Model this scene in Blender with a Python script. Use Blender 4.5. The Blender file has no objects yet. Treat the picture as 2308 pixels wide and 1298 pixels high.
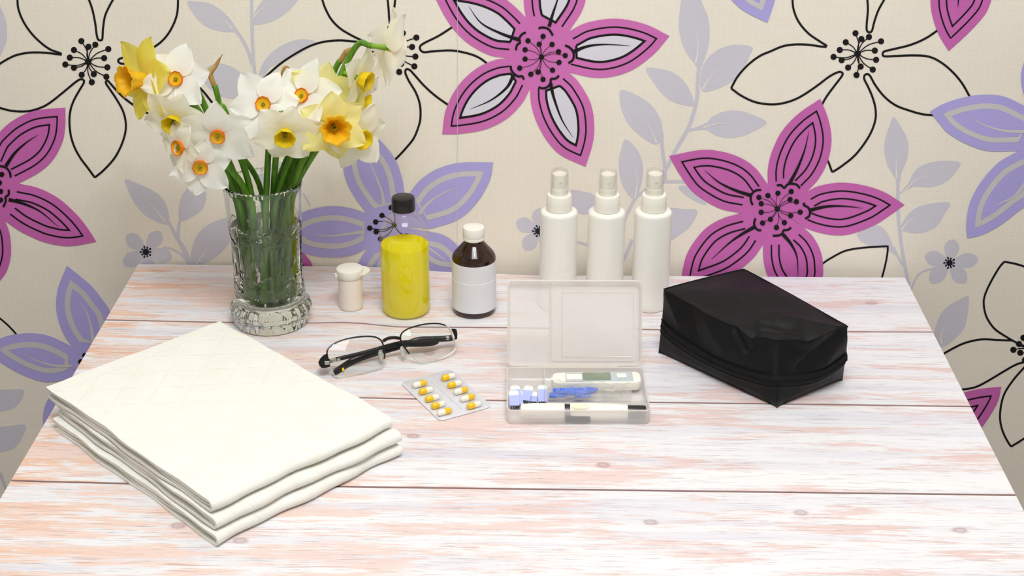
import bpy, math, random
from mathutils import Vector, Matrix
from mathutils.geometry import tessellate_polygon

random.seed(7)
scn = bpy.context.scene
COL = scn.collection
TOP = 0.75            # height of the table top
WALL_Y = 0.008        # front face of the wall

# ------------------------------------------------------------------ camera
FPX, CX, CY = 3400.0, 1154.0, 649.0
TH = math.atan(1613 / FPX); PSI = .0186; RHO = .004
fw = Vector((-math.sin(PSI) * math.cos(TH), math.cos(PSI) * math.cos(TH), -math.sin(TH)))
r0 = Vector((math.cos(PSI), math.sin(PSI), 0)); u0 = r0.cross(fw)
CR = r0 * math.cos(RHO) + u0 * math.sin(RHO)
CU = u0 * math.cos(RHO) - r0 * math.sin(RHO)
CP = Vector((0, -1.428, TOP + .657))
cam_d = bpy.data.cameras.new('camera'); cam = bpy.data.objects.new('camera', cam_d); COL.objects.link(cam)
cam_d.sensor_width = 36; cam_d.lens = 36 * FPX / 2308; cam_d.clip_start = .05
m = Matrix((CR, CU, -fw)).transposed().to_4x4(); m.translation = CP; cam.matrix_world = m
scn.camera = cam

# ------------------------------------------------------------------ light, world, exposure
scn.view_settings.view_transform = 'Standard'; scn.view_settings.look = 'None'
scn.view_settings.gamma = 1; scn.view_settings.use_curve_mapping = False
scn.view_settings.exposure = -0.12
wd = bpy.data.worlds.new('room_light'); scn.world = wd; wd.use_nodes = True
wd.node_tree.nodes['Background'].inputs[0].default_value = (1, .94, .86, 1)
wd.node_tree.nodes['Background'].inputs[1].default_value = .10
def area(name, loc, target, sx, sy, power, color):
    d = bpy.data.lights.new(name, 'AREA'); d.shape = 'RECTANGLE'; d.size = sx; d.size_y = sy
    d.energy = power; d.color = color
    o = bpy.data.objects.new(name, d); COL.objects.link(o); o.location = loc
    o.rotation_euler = (Vector(target) - Vector(loc)).to_track_quat('-Z', 'Y').to_euler(); return o
area('ceiling_softbox', (.08, -1.02, 2.4), (0, -.12, .8), .85, .7, 17, (.95, .985, 1))
for i, (x, y) in enumerate([(-.12, -1.0), (.02, -1.12), (.12, -.98)]):
    d = bpy.data.lights.new('ceiling_bulb', 'POINT'); d.energy = 7.0; d.shadow_soft_size = .03; d.color = (.965, .985, 1)
    o = bpy.data.objects.new('ceiling_bulb', d); COL.objects.link(o); o.location = (x + .1, y, 2.2)
scn.cycles.max_bounces = 14; scn.cycles.transmission_bounces = 12; scn.cycles.transparent_max_bounces = 20
scn.cycles.diffuse_bounces = 5; scn.cycles.glossy_bounces = 6
scn.cycles.sample_clamp_indirect = 40

# ------------------------------------------------------------------ pixel helpers (find where things stand in the room)
def ray(u, v): return fw * FPX + CR * (u - CX) - CU * (v - CY)
def T(u, v, z=0.0):
    d = ray(u, v); return CP + d * ((TOP + z - CP.z) / d.z)
def W(u, v, y=WALL_Y):
    d = ray(u, v); return CP + d * ((y - CP.y) / d.y)
def PL(u, v, p, n):
    d = ray(u, v); return CP + d * ((p - CP).dot(n) / d.dot(n))

# ------------------------------------------------------------------ mesh helpers
def cat(pts, n=6, closed=False):
    pts = [Vector(p) for p in pts]
    if len(pts) < 3: return pts
    out = []; N = len(pts)
    for i in range(N if closed else N - 1):
        p1, p2 = pts[i], pts[(i + 1) % N]
        p0 = pts[i - 1] if (closed or i > 0) else p1 * 2 - p2
        p3 = pts[(i + 2) % N] if (closed or i + 2 < N) else p2 * 2 - p1
        for k in range(n):
            t = k / n
            out.append(.5 * ((2 * p1) + (p2 - p0) * t + (2 * p0 - 5 * p1 + 4 * p2 - p3) * t * t + (3 * p1 - p0 - 3 * p2 + p3) * t ** 3))
    if not closed: out.append(pts[-1])
    return out

def off(o):
    v = Vector((0, 0, 0))
    while o: v = v + o.location; o = o.parent
    return v

class MB:
    def __init__(s): s.v = []; s.f = []; s.m = []
    def add(s, vs, fs, mi=0):
        b = len(s.v); s.v += [Vector(x) for x in vs]
        for f in fs: s.f.append([b + i for i in f]); s.m.append(mi)
        return s
    def grid(s, fn, nu, nv, mi=0, cu=False, cv=False):
        vs = [fn(i / nu, j / nv) for i in range(nu + (not cu)) for j in range(nv + (not cv))]
        A, B = nu + (not cu), nv + (not cv)
        fs = [[i * B + j, ((i + 1) % A) * B + j, ((i + 1) % A) * B + (j + 1) % B, i * B + (j + 1) % B] for i in range(nu) for j in range(nv)]
        return s.add(vs, fs, mi)
    def lathe(s, prof, n=40, c=(0, 0, 0), mi=0, fr=None, mat=None):
        """prof: (r, z) list; fr(angle, r, z, k) -> (r, z); mat: 3x3 orientation"""
        c = Vector(c); vs = []; fs = []; P = len(prof)
        for k in range(n):
            a = 2 * math.pi * k / n
            for j, (r, z) in enumerate(prof):
                if fr: r, z = fr(a, r, z, j)
                p = Vector((r * math.cos(a), r * math.sin(a), z))
                vs.append(c + (mat @ p if mat else p))
        for k in range(n):
            k2 = (k + 1) % n
            for j in range(P - 1): fs.append([k * P + j, k2 * P + j, k2 * P + j + 1, k * P + j + 1])
        return s.add(vs, fs, mi)
    def tube(s, path, r, n=10, mi=0, cap=True, flat=1.0, up=None, closed=False):
        path = [Vector(p) for p in path]; N = len(path); vs = []; fs = []
        up = Vector(up) if up else None; pn = None
        for i, p in enumerate(path):
            t = (path[(i + 1) % N] - path[i - 1]) if closed else (path[min(i + 1, N - 1)] - path[max(i - 1, 0)])
            t.normalize()
            ref = up if up else (pn if pn else (Vector((0, 0, 1)) if abs(t.z) < .9 else Vector((1, 0, 0))))
            a = t.cross(ref).normalized(); b = a.cross(t).normalized(); pn = b
            rr = r[i] if isinstance(r, (list, tuple)) else r
            for k in range(n):
                q = 2 * math.pi * k / n; vs.append(p + a * rr * flat * math.cos(q) + b * rr * math.sin(q))
        for i in range(N if closed else N - 1):
            for k in range(n):
                i2 = (i + 1) % N
                fs.append([i * n + k, i * n + (k + 1) % n, i2 * n + (k + 1) % n, i2 * n + k])
        if cap and not closed: fs += [list(range(n))[::-1], [(N - 1) * n + k for k in range(n)]]
        return s.add(vs, fs, mi)
    def prism(s, poly, z0, z1, mi=0, fn=None):
        n = len(poly); P = [(p[0], p[1], z0) for p in poly] + [(p[0], p[1], z1) for p in poly]
        if fn: P = [fn(*p) for p in P]
        fs = [[i, (i + 1) % n, n + (i + 1) % n, n + i] for i in range(n)] + [list(range(n))[::-1], [n + i for i in range(n)]]
        return s.add(P, fs, mi)
    def box(s, lo, hi, mi=0, fn=None, bev=0):
        x0, y0, z0 = lo; x1, y1, z1 = hi
        if not bev: return s.prism([(x0, y0), (x1, y0), (x1, y1), (x0, y1)], z0, z1, mi, fn)
        return s.rbox(lo, hi, bev, mi, fn)
    def rbox(s, lo, hi, r, mi=0, fn=None, seg=4, rv=None):
        """box with round vertical corners r and a small chamfer rv on top and bottom"""
        x0, y0, z0 = lo; x1, y1, z1 = hi; rv = r * .4 if rv is None else rv
        def ring(ins, z):
            R = max(r - ins, 1e-5); o = []
            for cx, cy, a0 in ((x1 - r, y1 - r, 0), (x0 + r, y1 - r, 90), (x0 + r, y0 + r, 180), (x1 - r, y0 + r, 270)):
                for k in range(seg + 1):
                    a = math.radians(a0 + 90 * k / seg); o.append((cx + R * math.cos(a), cy + R * math.sin(a), z))
            return o
        rings = [ring(rv, z0), ring(rv * .3, z0 + rv * .3), ring(0, z0 + rv), ring(0, z1 - rv), ring(rv * .3, z1 - rv * .3), ring(rv, z1)]
        n = len(rings[0]); vs = [p for q in rings for p in q]
        if fn: vs = [fn(*p) for p in vs]
        fs = [[i * n + k, i * n + (k + 1) % n, (i + 1) * n + (k + 1) % n, (i + 1) * n + k] for i in range(5) for k in range(n)]
        fs += [list(range(n))[::-1], [5 * n + k for k in range(n)]]
        return s.add(vs, fs, mi)
    def sphere(s, c, r, mi=0, n=10, mat=None, sq=(1, 1, 1)):
        c = Vector(c)
        def fn(a, b):
            t = math.pi * b; p = 2 * math.pi * a
            q = Vector((r * sq[0] * math.sin(t) * math.cos(p), r * sq[1] * math.sin(t) * math.sin(p), r * sq[2] * math.cos(t)))
            return c + (mat @ q if mat else q)
        return s.grid(fn, n, n // 2 + 1, mi, cu=True)
    def build(s, name, mats, parent=None, smooth=True, local=False, angle=40, merge=False):
        me = bpy.data.meshes.new(name)
        d = Vector((0, 0, 0)) if (local or parent is None) else off(parent)
        me.from_pydata([tuple(p - d) for p in s.v], [], s.f)
        mats = mats if isinstance(mats, (list, tuple)) else [mats]
        for q in mats: me.materials.append(q)
        me.polygons.foreach_set('material_index', s.m)
        if smooth:
            me.polygons.foreach_set('use_smooth', [True] * len(s.f))
            if angle: me.set_sharp_from_angle(angle=math.radians(angle))
        if merge:
            import bmesh
            bm = bmesh.new(); bm.from_mesh(me); bmesh.ops.remove_doubles(bm, verts=bm.verts, dist=1e-5)
            bmesh.ops.recalc_face_normals(bm, faces=bm.faces); bm.to_mesh(me); bm.free()
            if smooth and angle: me.set_sharp_from_angle(angle=math.radians(angle))
        me.update()
        o = bpy.data.objects.new(name, me); COL.objects.link(o)
        if parent: o.parent = parent
        return o

def thing(name, label, category, loc=(0, 0, 0), rz=0.0, group=None):
    o = bpy.data.objects.new(name, None); COL.objects.link(o); o.empty_display_size = .02
    o.location = loc; o.rotation_euler = (0, 0, rz); tag(o, label, category, group); return o
def tag(o, label, category, group=None):
    o['label'] = label; o['category'] = category
    if group: o['group'] = group
    return o

# ------------------------------------------------------------------ materials
def lin(c):
    c = c / 255; return c / 12.92 if c <= .04045 else ((c + .055) / 1.055) ** 2.4
def rgb(r, g, b, k=1.0): return (lin(r) * k, lin(g) * k, lin(b) * k, 1)
class NT:
    def __init__(s, name):
        s.m = bpy.data.materials.new(name); s.m.use_nodes = True; s.t = s.m.node_tree
        s.b = s.t.nodes['Principled BSDF']; s.out = s.t.nodes['Material Output']
    def n(s, typ, **kw):
        o = s.t.nodes.new(typ)
        for k, v in kw.items(): setattr(o, k, v)
        return o
    def l(s, a, b): s.t.links.new(a, b)
    def math(s, op, a, b=None, c=None):
        o = s.n('ShaderNodeMath', operation=op)
        for i, x in enumerate((a, b, c)):
            if x is None: continue
            if isinstance(x, (int, float)): o.inputs[i].default_value = x
            else: s.l(x, o.inputs[i])
        return o.outputs[0]
    def ramp(s, fac, stops):
        o = s.n('ShaderNodeValToRGB'); e = o.color_ramp.elements
        while len(e) < len(stops): e.new(.5)
        for q, (p, c) in zip(e, stops): q.position = p; q.color = c if len(c) == 4 else (*c, 1)
        s.l(fac, o.inputs[0]); return o.outputs[0]
    def mix(s, fac, a, b, blend='MIX'):
        o = s.n('ShaderNodeMix', data_type='RGBA', blend_type=blend)
        for i, x in ((0, fac), (6, a), (7, b)):
            if isinstance(x, (int, float)): o.inputs[i].default_value = x
            elif isinstance(x, tuple): o.inputs[i].default_value = x
            else: s.l(x, o.inputs[i])
        return o.outputs[2]
    def coord(s, scale=(1, 1, 1), out='Object', rot=(0, 0, 0)):
        tc = s.n('ShaderNodeTexCoord'); mp = s.n('ShaderNodeMapping'); mp.inputs['Scale'].default_value = scale
        mp.inputs['Rotation'].default_value = rot
        s.l(tc.outputs[out], mp.inputs[0]); return mp.outputs[0]
    def noise(s, vec, scale=1, detail=4, rough=.55, dist=0):
        o = s.n('ShaderNodeTexNoise'); o.inputs['Scale'].default_value = scale; o.inputs['Detail'].default_value = detail
        o.inputs['Roughness'].default_value = rough; o.inputs['Distortion'].default_value = dist
        s.l(vec, o.inputs['Vector']); return o.outputs[0]
    def bump(s, h, strength=.3, dist=.001):
        o = s.n('ShaderNodeBump'); o.inputs['Strength'].default_value = strength; o.inputs['Distance'].default_value = dist
        s.l(h, o.inputs['Height']); s.l(o.outputs[0], s.b.inputs['Normal']); return o.outputs[0]
    def set(s, **kw):
        for k, v in kw.items(): s.b.inputs[k.replace('_', ' ')].default_value = v
        return s

def plain(name, c, rough=.5, spec=.5, metal=0.0, noise_amt=.04, nscale=60, bump=0.0):
    t = NT(name); t.set(Roughness=rough, Metallic=metal); t.b.inputs['Specular IOR Level'].default_value = spec
    nz = t.noise(t.coord(), nscale, 3)
    d = tuple(min(1, x * (1 - noise_amt)) for x in c[:3]) + (1,); e = tuple(min(1, x * (1 + noise_amt)) for x in c[:3]) + (1,)
    t.l(t.ramp(nz, [(.3, d), (.7, e)]), t.b.inputs['Base Color'])
    if bump: t.bump(nz, bump, .0005)
    return t.m

def wall_height(t):
    """ribbed foam wallpaper: staggered rows of small dimples, metres in world space"""
    g = t.n('ShaderNodeNewGeometry'); sep = t.n('ShaderNodeSeparateXYZ'); t.l(g.outputs['Position'], sep.inputs[0])
    nz = t.noise(g.outputs['Position'], 90, 3)
    wob = t.math('MULTIPLY', nz, .9)
    rows = t.math('ADD', t.math('MULTIPLY', sep.outputs['Z'], 2 * math.pi / .0021), wob)
    stag = t.math('ADD', t.math('MULTIPLY', sep.outputs['X'], 2 * math.pi / .0031), t.math('ADD', t.math('MULTIPLY', rows, .5), wob))
    a = t.math('SINE', stag); b = t.math('SINE', rows)
    ribs = t.math('SINE', t.math('MULTIPLY', sep.outputs['X'], 2 * math.pi / .0062))
    h = t.math('ADD', t.math('MULTIPLY', t.math('MULTIPLY', t.math('ADD', a, 1.0), t.math('ADD', b, 1.0)), .3), t.math('MULTIPLY', ribs, .10))
    return t.math('ADD', h, t.math('MULTIPLY', nz, .5)), nz
def wall_mat(name, c, strength=.5, amt=.05, pits=.0):
    t = NT(name); h, nz = wall_height(t)
    g = t.n('ShaderNodeNewGeometry'); big = t.noise(g.outputs['Position'], 9, 4)
    c1 = tuple(x * (1 - amt) for x in c[:3]) + (1,); c2 = tuple(min(1, x * (1 + amt)) for x in c[:3]) + (1,)
    colr = t.ramp(big, [(.3, c1), (.7, c2)])
    if pits:
        hh = t.ramp(h, [(.25, (1 - pits, 1 - pits * 1.1, 1 - pits * 1.35, 1)), (.8, (1, 1, 1, 1))])
        colr = t.mix(1.0, colr, hh, 'MULTIPLY')
    t.l(colr, t.b.inputs['Base Color']); t.set(Roughness=.62); t.b.inputs['Specular IOR Level'].default_value = .25
    t.bump(h, strength, .0006); return t.m

M = {}
M['wall'] = wall_mat('wallpaper_cream', rgb(246, 238, 224), .13, .02, .045)
M['magenta'] = wall_mat('print_magenta', rgb(211, 116, 186), .12, .06)
M['magenta_b'] = wall_mat('print_magenta_deep', rgb(204, 106, 180), .12, .05)
M['lavender'] = wall_mat('print_lavender', rgb(180, 172, 230), .1, .05)
M['band'] = wall_mat('print_grey_band', rgb(208, 204, 205), .1, .03)
M['pale'] = wall_mat('print_pale_leaf', rgb(211, 208, 218), .1, .03)
M['inkwhite'] = wall_mat('print_pale_fill', rgb(222, 220, 230), .1, .02)
M['ink'] = wall_mat('print_black', rgb(22, 20, 22), .3, .05)
M['navy'] = wall_mat('print_navy', rgb(30, 32, 50), .3, .05)

def wood_mat():
    t = NT('whitewashed_planks')
    tc = t.n('ShaderNodeTexCoord'); oi = t.n('ShaderNodeObjectInfo')
    comb = t.n('ShaderNodeCombineXYZ'); t.l(t.math('MULTIPLY', oi.outputs['Random'], 7.0), comb.inputs[0]); t.l(t.math('MULTIPLY', oi.outputs['Random'], 3.0), comb.inputs[2])
    ad = t.n('ShaderNodeVectorMath', operation='ADD'); t.l(tc.outputs['Object'], ad.inputs[0]); t.l(comb.outputs[0], ad.inputs[1])
    def st(sx, sy):
        mp = t.n('ShaderNodeMapping'); mp.inputs['Scale'].default_value = (sx, sy, 1); t.l(ad.outputs[0], mp.inputs[0]); return mp.outputs[0]
    sep = t.n('ShaderNodeSeparateXYZ'); t.l(tc.outputs['Object'], sep.inputs[0])
    patch = t.noise(st(8, 52), 1, 7, .66, .25)
    brush = t.noise(st(19, 260), 1, 8, .78, .3)
    fine = t.noise(st(26, 760), 1, 5, .72, .5)
    mid = t.noise(st(3, 60), 1, 3, .5)
    # paint cover: more worn towards the left end of the boards
    x = sep.outputs['X']
    wear = t.math('MULTIPLY', t.math('ADD', x, .02), -.07)
    cover = t.math('ADD', t.math('ADD', t.math('MULTIPLY', patch, .56), t.math('MULTIPLY', brush, .48)), t.math('MULTIPLY', wear, -1.0))
    cov = t.ramp(cover, [(.478, (0, 0, 0, 1)), (.525, (1, 1, 1, 1))])
    hue = t.math('ADD', t.math('MULTIPLY', x, -1.05), t.math('MULTIPLY', t.math('SUBTRACT', mid, .5), 1.1))
    wood = t.ramp(t.math('ADD', hue, .30), [(0, rgb(222, 198, 194)), (.40, rgb(229, 207, 202)), (.66, rgb(232, 206, 194)), (1.0, rgb(228, 174, 138))])
    paint = t.ramp(mid, [(.32, rgb(218, 215, 224)), (.5, rgb(230, 229, 232)), (.7, rgb(235, 233, 234))])
    c = t.mix(cov, wood, paint)
    g1 = t.ramp(fine, [(.345, (.50, .42, .43, 1)), (.455, (1, 1, 1, 1))])
    c = t.mix(t.math('ADD', .7, t.math('MULTIPLY', wear, 4.0)), c, g1, 'MULTIPLY')
    g2 = t.ramp(brush, [(.26, (.62, .55, .58, 1)), (.40, (1, 1, 1, 1))])
    c = t.mix(.7, c, g2, 'MULTIPLY')
    # knots
    vo = t.n('ShaderNodeTexVoronoi'); vo.voronoi_dimensions = '2D'; vo.inputs['Scale'].default_value = 1; t.l(st(5.2, 7.5), vo.inputs['Vector'])
    kd = t.math('ADD', vo.outputs['Distance'], t.math('MULTIPLY', brush, .035))
    kn = t.ramp(kd, [(.012, (1, 1, 1, 1)), (.026, (.45, .45, .45, 1)), (.040, (.9, .9, .9, 1)), (.050, (.2, .2, .2, 1)), (.06, (0, 0, 0, 1))])
    c = t.mix(t.math('MULTIPLY', kn, .62), c, rgb(152, 108, 104))
    t.l(c, t.b.inputs['Base Color']); t.set(Roughness=.5); t.b.inputs['Specular IOR Level'].default_value = .3
    t.bump(t.math('ADD', brush, fine), .12, .0004); return t.m
M['wood'] = wood_mat()
M['underboard'] = plain('dark_underboard', rgb(146, 114, 108), .7)
M['apron'] = plain('white_painted_wood', rgb(226, 218, 210), .5)
M['paint'] = plain('cream_wall_paint', rgb(214, 212, 210), .6, nscale=6, noise_amt=.02)
M['ceiling'] = plain('white_ceiling_paint', rgb(246, 245, 242), .7, nscale=6, noise_amt=.01)
M['floor'] = plain('brown_floor', rgb(84, 58, 38), .5, nscale=8, noise_amt=.2)

def clear(name, tint=(1, 1, 1, 1), gloss=.12, rough=.03, milk=0.0, milk_c=(1, 1, 1, 1), fres=1.45):
    """thin clear plastic: see-through with a surface reflection, optional milkiness"""
    t = NT(name); t.t.nodes.remove(t.b)
    tr = t.n('ShaderNodeBsdfTransparent'); tr.inputs[0].default_value = tint
    gl = t.n('ShaderNodeBsdfGlossy'); gl.inputs['Roughness'].default_value = rough
    lw = t.n('ShaderNodeLayerWeight'); lw.inputs[0].default_value = .35
    fac = t.math('ADD', t.math('MULTIPLY', lw.outputs['Facing'], gloss * 2.2), gloss * .25)
    src = tr.outputs[0]
    if milk:
        df = t.n('ShaderNodeBsdfDiffuse'); df.inputs[0].default_value = milk_c
        tl = t.n('ShaderNodeBsdfTranslucent'); tl.inputs[0].default_value = milk_c
        a = t.n('ShaderNodeMixShader'); a.inputs[0].default_value = .5; t.l(df.outputs[0], a.inputs[1]); t.l(tl.outputs[0], a.inputs[2])
        b = t.n('ShaderNodeMixShader')
        nz = t.noise(t.coord(), 35, 3); t.l(t.math('ADD', t.math('MULTIPLY', nz, .1), milk - .05), b.inputs[0])
        t.l(tr.outputs[0], b.inputs[1]); t.l(a.outputs[0], b.inputs[2]); src = b.outputs[0]
    mx = t.n('ShaderNodeMixShader'); t.l(fac, mx.inputs[0]); t.l(src, mx.inputs[1]); t.l(gl.outputs[0], mx.inputs[2])
    t.l(mx.outputs[0], t.out.inputs[0]); return t.m
def glass(name, c, ior, rough=0.0):
    t = NT(name); t.t.nodes.remove(t.b); g = t.n('ShaderNodeBsdfGlass'); g.inputs['IOR'].default_value = ior
    g.inputs['Roughness'].default_value = rough; g.inputs[0].default_value = c; t.l(g.outputs[0], t.out.inputs[0]); return t.m
def leafy(name, c1, c2, rough=.5, trans=.35, sc=(60, 60, 60), spec=.3):
    t = NT(name); nz = t.noise(t.coord(sc), 1, 4); c = t.ramp(nz, [(.3, c1), (.7, c2)])
    t.l(c, t.b.inputs['Base Color']); t.set(Roughness=rough); t.b.inputs['Specular IOR Level'].default_value = spec
    tl = t.n('ShaderNodeBsdfTranslucent'); t.l(c, tl.inputs[0])
    mx = t.n('ShaderNodeMixShader'); mx.inputs[0].default_value = trans
    t.l(t.b.outputs[0], mx.inputs[1]); t.l(tl.outputs[0], mx.inputs[2]); t.l(mx.outputs[0], t.out.inputs[0])
    t.bump(nz, .12, .0006); return t.m

M['vase'] = glass('cut_glass', (.985, 1, .985, 1), 1.48)
M['water'] = glass('water', (.99, 1, .985, 1), 1.33)
M['petal_white'] = leafy('petal_white', rgb(255, 254, 246), rgb(255, 255, 251), .5, .44)
M['petal_cream'] = leafy('petal_cream', rgb(255, 252, 232), rgb(255, 254, 242), .5, .46)
M['petal_lemon'] = leafy('petal_lemon', rgb(253, 244, 150), rgb(254, 248, 184), .5, .46)
M['petal_yellow'] = leafy('petal_yellow', rgb(250, 234, 80), rgb(252, 242, 130), .5, .45)
M['cup_yellow'] = leafy('cup_yellow', rgb(246, 220, 10), rgb(252, 234, 50), .5, .4)
M['cup_orange'] = leafy('cup_orange', rgb(255, 204, 16), rgb(255, 220, 60), .5, .4)
M['rim_orange'] = leafy('rim_orange', rgb(240, 104, 16), rgb(250, 140, 24), .5, .25)
M['stamen'] = leafy('stamen_green', rgb(150, 150, 20), rgb(200, 180, 30), .5, .2)
M['stem'] = leafy('stem_green', rgb(64, 122, 14), rgb(108, 160, 34), .42, .15, (300, 300, 20), .45)
M['stem_light'] = leafy('stem_light_green', rgb(120, 165, 40), rgb(152, 190, 70), .45, .2)
M['dry'] = leafy('dry_sheath', rgb(176, 132, 66), rgb(212, 176, 110), .7, .25, (200, 200, 60))

M['pad'] = None
def pad_mat():
    t = NT('quilted_nonwoven')
    co = t.coord(); sep = t.n('ShaderNodeSeparateXYZ'); t.l(co, sep.inputs[0])
    x, y = sep.outputs['X'], sep.outputs['Y']
    def line(e, p):
        q = t.math('ABSOLUTE', t.math('SUBTRACT', t.math('FRACT', t.math('MULTIPLY', e, 1 / p)), .5))
        return t.math('SUBTRACT', 1.0, t.math('SMOOTH_MIN', t.math('MULTIPLY', q, 14.0), 1.0, .3))
    l1 = line(t.math('ADD', x, t.math('MULTIPLY', y, .8)), .036); l2 = line(t.math('SUBTRACT', x, t.math('MULTIPLY', y, .8)), .036)
    brd = t.math('GREATER_THAN', t.math('SUBTRACT', .232, x), 0.0)
    q = t.math('MULTIPLY', t.math('MAXIMUM', l1, l2), brd)
    bl = t.math('SUBTRACT', 1.0, t.math('SMOOTH_MIN', t.math('MULTIPLY', t.math('ABSOLUTE', t.math('SUBTRACT', x, .232)), 700.0), 1.0, .3))
    nz = t.noise(t.coord((1, 1, 1)), 55, 5, .6); wr = t.noise(t.coord((25, 60, 25)), 1, 4, .6, .6)
    h = t.math('ADD', t.math('MULTIPLY', t.math('ADD', q, bl), -.8), t.math('ADD', t.math('MULTIPLY', nz, .5), t.math('MULTIPLY', wr, .9)))
    t.l(t.ramp(nz, [(.3, rgb(235, 234, 224)), (.7, rgb(239, 238, 231))]), t.b.inputs['Base Color'])
    t.set(Roughness=.75); t.b.inputs['Specular IOR Level'].default_value = .15
    t.b.inputs['Subsurface Weight'].default_value = .0
    t.bump(h, .36, .0011); return t.m
M['pad'] = pad_mat()

M['black_cloth'] = None
def cloth_mat(name, c, rough, wave=900):
    t = NT(name); co = t.coord(); sep = t.n('ShaderNodeSeparateXYZ'); t.l(co, sep.inputs[0])
    a = t.math('SINE', t.math('MULTIPLY', t.math('ADD', sep.outputs['X'], sep.outputs['Z']), wave * 10)); b = t.math('SINE', t.math('MULTIPLY', t.math('ADD', sep.outputs['Y'], sep.outputs['Z']), wave * 10))
    nz = t.noise(t.coord(), 30, 4); wr = t.noise(t.coord((38, 38, 26)), 1, 3, .5, .4)
    h = t.math('ADD', t.math('MULTIPLY', t.math('MULTIPLY', a, b), .02), t.math('MULTIPLY', wr, 1.3))
    d = tuple(x * .85 for x in c[:3]) + (1,); t.l(t.ramp(nz, [(.3, d), (.7, c)]), t.b.inputs['Base Color'])
    t.set(Roughness=rough); t.b.inputs['Specular IOR Level'].default_value = .2; t.bump(h, .5, .0035); return t.m
M['black_cloth'] = cloth_mat('black_nylon', rgb(10, 11, 13), .42)
M['zip_tape'] = cloth_mat('zip_tape_black', rgb(18, 18, 20), .7)
M['black_plastic'] = plain('black_plastic', rgb(20, 20, 22), .35)
M['gloss_black'] = plain('gloss_black', rgb(14, 14, 15), .18)
M['white_plastic'] = plain('white_plastic', rgb(244, 240, 228), .4, noise_amt=.01)
M['bottle_white'] = plain('white_bottle_plastic', rgb(244, 241, 232), .36, noise_amt=.01)
M['ivory'] = plain('ivory_plastic', rgb(240, 232, 205), .42, noise_amt=.01)
M['pill_white'] = plain('pill_bottle_plastic', rgb(242, 231, 218), .42, noise_amt=.01)
M['label'] = plain('paper_label', rgb(226, 226, 228), .6, noise_amt=.01)
M['label_line'] = plain('label_seam', rgb(246, 246, 246), .5, noise_amt=.01)
M['clear_cap'] = clear('clear_plastic', (.996, .996, .99, 1), .09, .06, .05, rgb(254, 252, 246))
M['pet'] = clear('clear_pet', (.997, .995, .999, 1), .075, .03)
M['lens'] = clear('lens_glass', (.965, .975, .968, 1), .06, .01)
M['pocket'] = clear('blister_film', (.995, .995, .995, 1), .10, .05)
M['milky'] = clear('milky_polypropylene', (.995, .99, .985, 1), .08, .14, .48, rgb(255, 254, 252))
M['milky_rim'] = clear('milky_polypropylene_rim', (.99, .985, .98, 1), .1, .14, .6, rgb(254, 250, 244))
M['bag_film'] = clear('zip_bag_film', (.99, .99, .99, 1), .22, .07, .10, rgb(250, 247, 240))
M['chrome'] = plain('chrome', rgb(220, 220, 222), .2, metal=1.0)
M['foil'] = plain('aluminium_foil', rgb(230, 231, 238), .45, metal=.3, bump=.1, nscale=300)
M['cap_yellow'] = plain('capsule_yellow', rgb(250, 200, 0), .25, noise_amt=.02)
M['cap_white'] = plain('capsule_white', rgb(250, 246, 230), .25, noise_amt=.01)
M['strip_blue'] = plain('strip_blue', rgb(178, 188, 250), .45, noise_amt=.02)
M['strip_white'] = plain('strip_white', rgb(250, 250, 244), .45, noise_amt=.01)
M['strip_spot'] = plain('strip_spot', rgb(150, 130, 50), .5)
M['lancet_blue'] = plain('lancet_blue', rgb(44, 108, 226), .25, noise_amt=.1, nscale=200)
M['panel_grey'] = plain('panel_grey', rgb(190, 198, 202), .4, noise_amt=.01)
M['lcd'] = plain('lcd_olive', rgb(132, 144, 124), .25, noise_amt=.04)
M['dim_green'] = plain('glass_seed', rgb(206, 212, 196), .3)
def liquid():
    t = NT('yellow_liquid'); t.t.nodes.remove(t.b)
    nz = t.noise(t.coord((20, 20, 34)), 1, 3, .5, .5); c = t.ramp(nz, [(.3, rgb(252, 236, 0)), (.7, rgb(255, 246, 0))])
    df = t.n('ShaderNodeBsdfDiffuse'); tl = t.n('ShaderNodeBsdfTranslucent'); tr = t.n('ShaderNodeBsdfTransparent'); tr.inputs[0].default_value = (.98, .97, .0, 1)
    for q in (df, tl): t.l(c, q.inputs[0])
    a = t.n('ShaderNodeMixShader'); a.inputs[0].default_value = .2; t.l(df.outputs[0], a.inputs[1]); t.l(tl.outputs[0], a.inputs[2])
    b = t.n('ShaderNodeMixShader'); b.inputs[0].default_value = .82; t.l(tr.outputs[0], b.inputs[1]); t.l(a.outputs[0], b.inputs[2])
    gl = t.n('ShaderNodeBsdfGlossy'); gl.inputs['Roughness'].default_value = .05
    c2 = t.n('ShaderNodeMixShader'); c2.inputs[0].default_value = .02; t.l(b.outputs[0], c2.inputs[1]); t.l(gl.outputs[0], c2.inputs[2])
    t.l(c2.outputs[0], t.out.inputs[0]); return t.m
M['liquid'] = liquid()
def amber():
    t = NT('amber_glass'); t.set(Roughness=.08); t.b.inputs['Specular IOR Level'].default_value = .6
    lw = t.n('ShaderNodeLayerWeight'); lw.inputs[0].default_value = .3
    nz = t.noise(t.coord((1, 1, 1)), 40, 2)
    c = t.mix(t.math('MULTIPLY', nz, .9), rgb(26, 12, 8), rgb(66, 34, 14)); t.l(c, t.b.inputs['Base Color'])
    t.b.inputs['Transmission Weight'].default_value = .12; return t.m
M['amber'] = amber()

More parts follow.
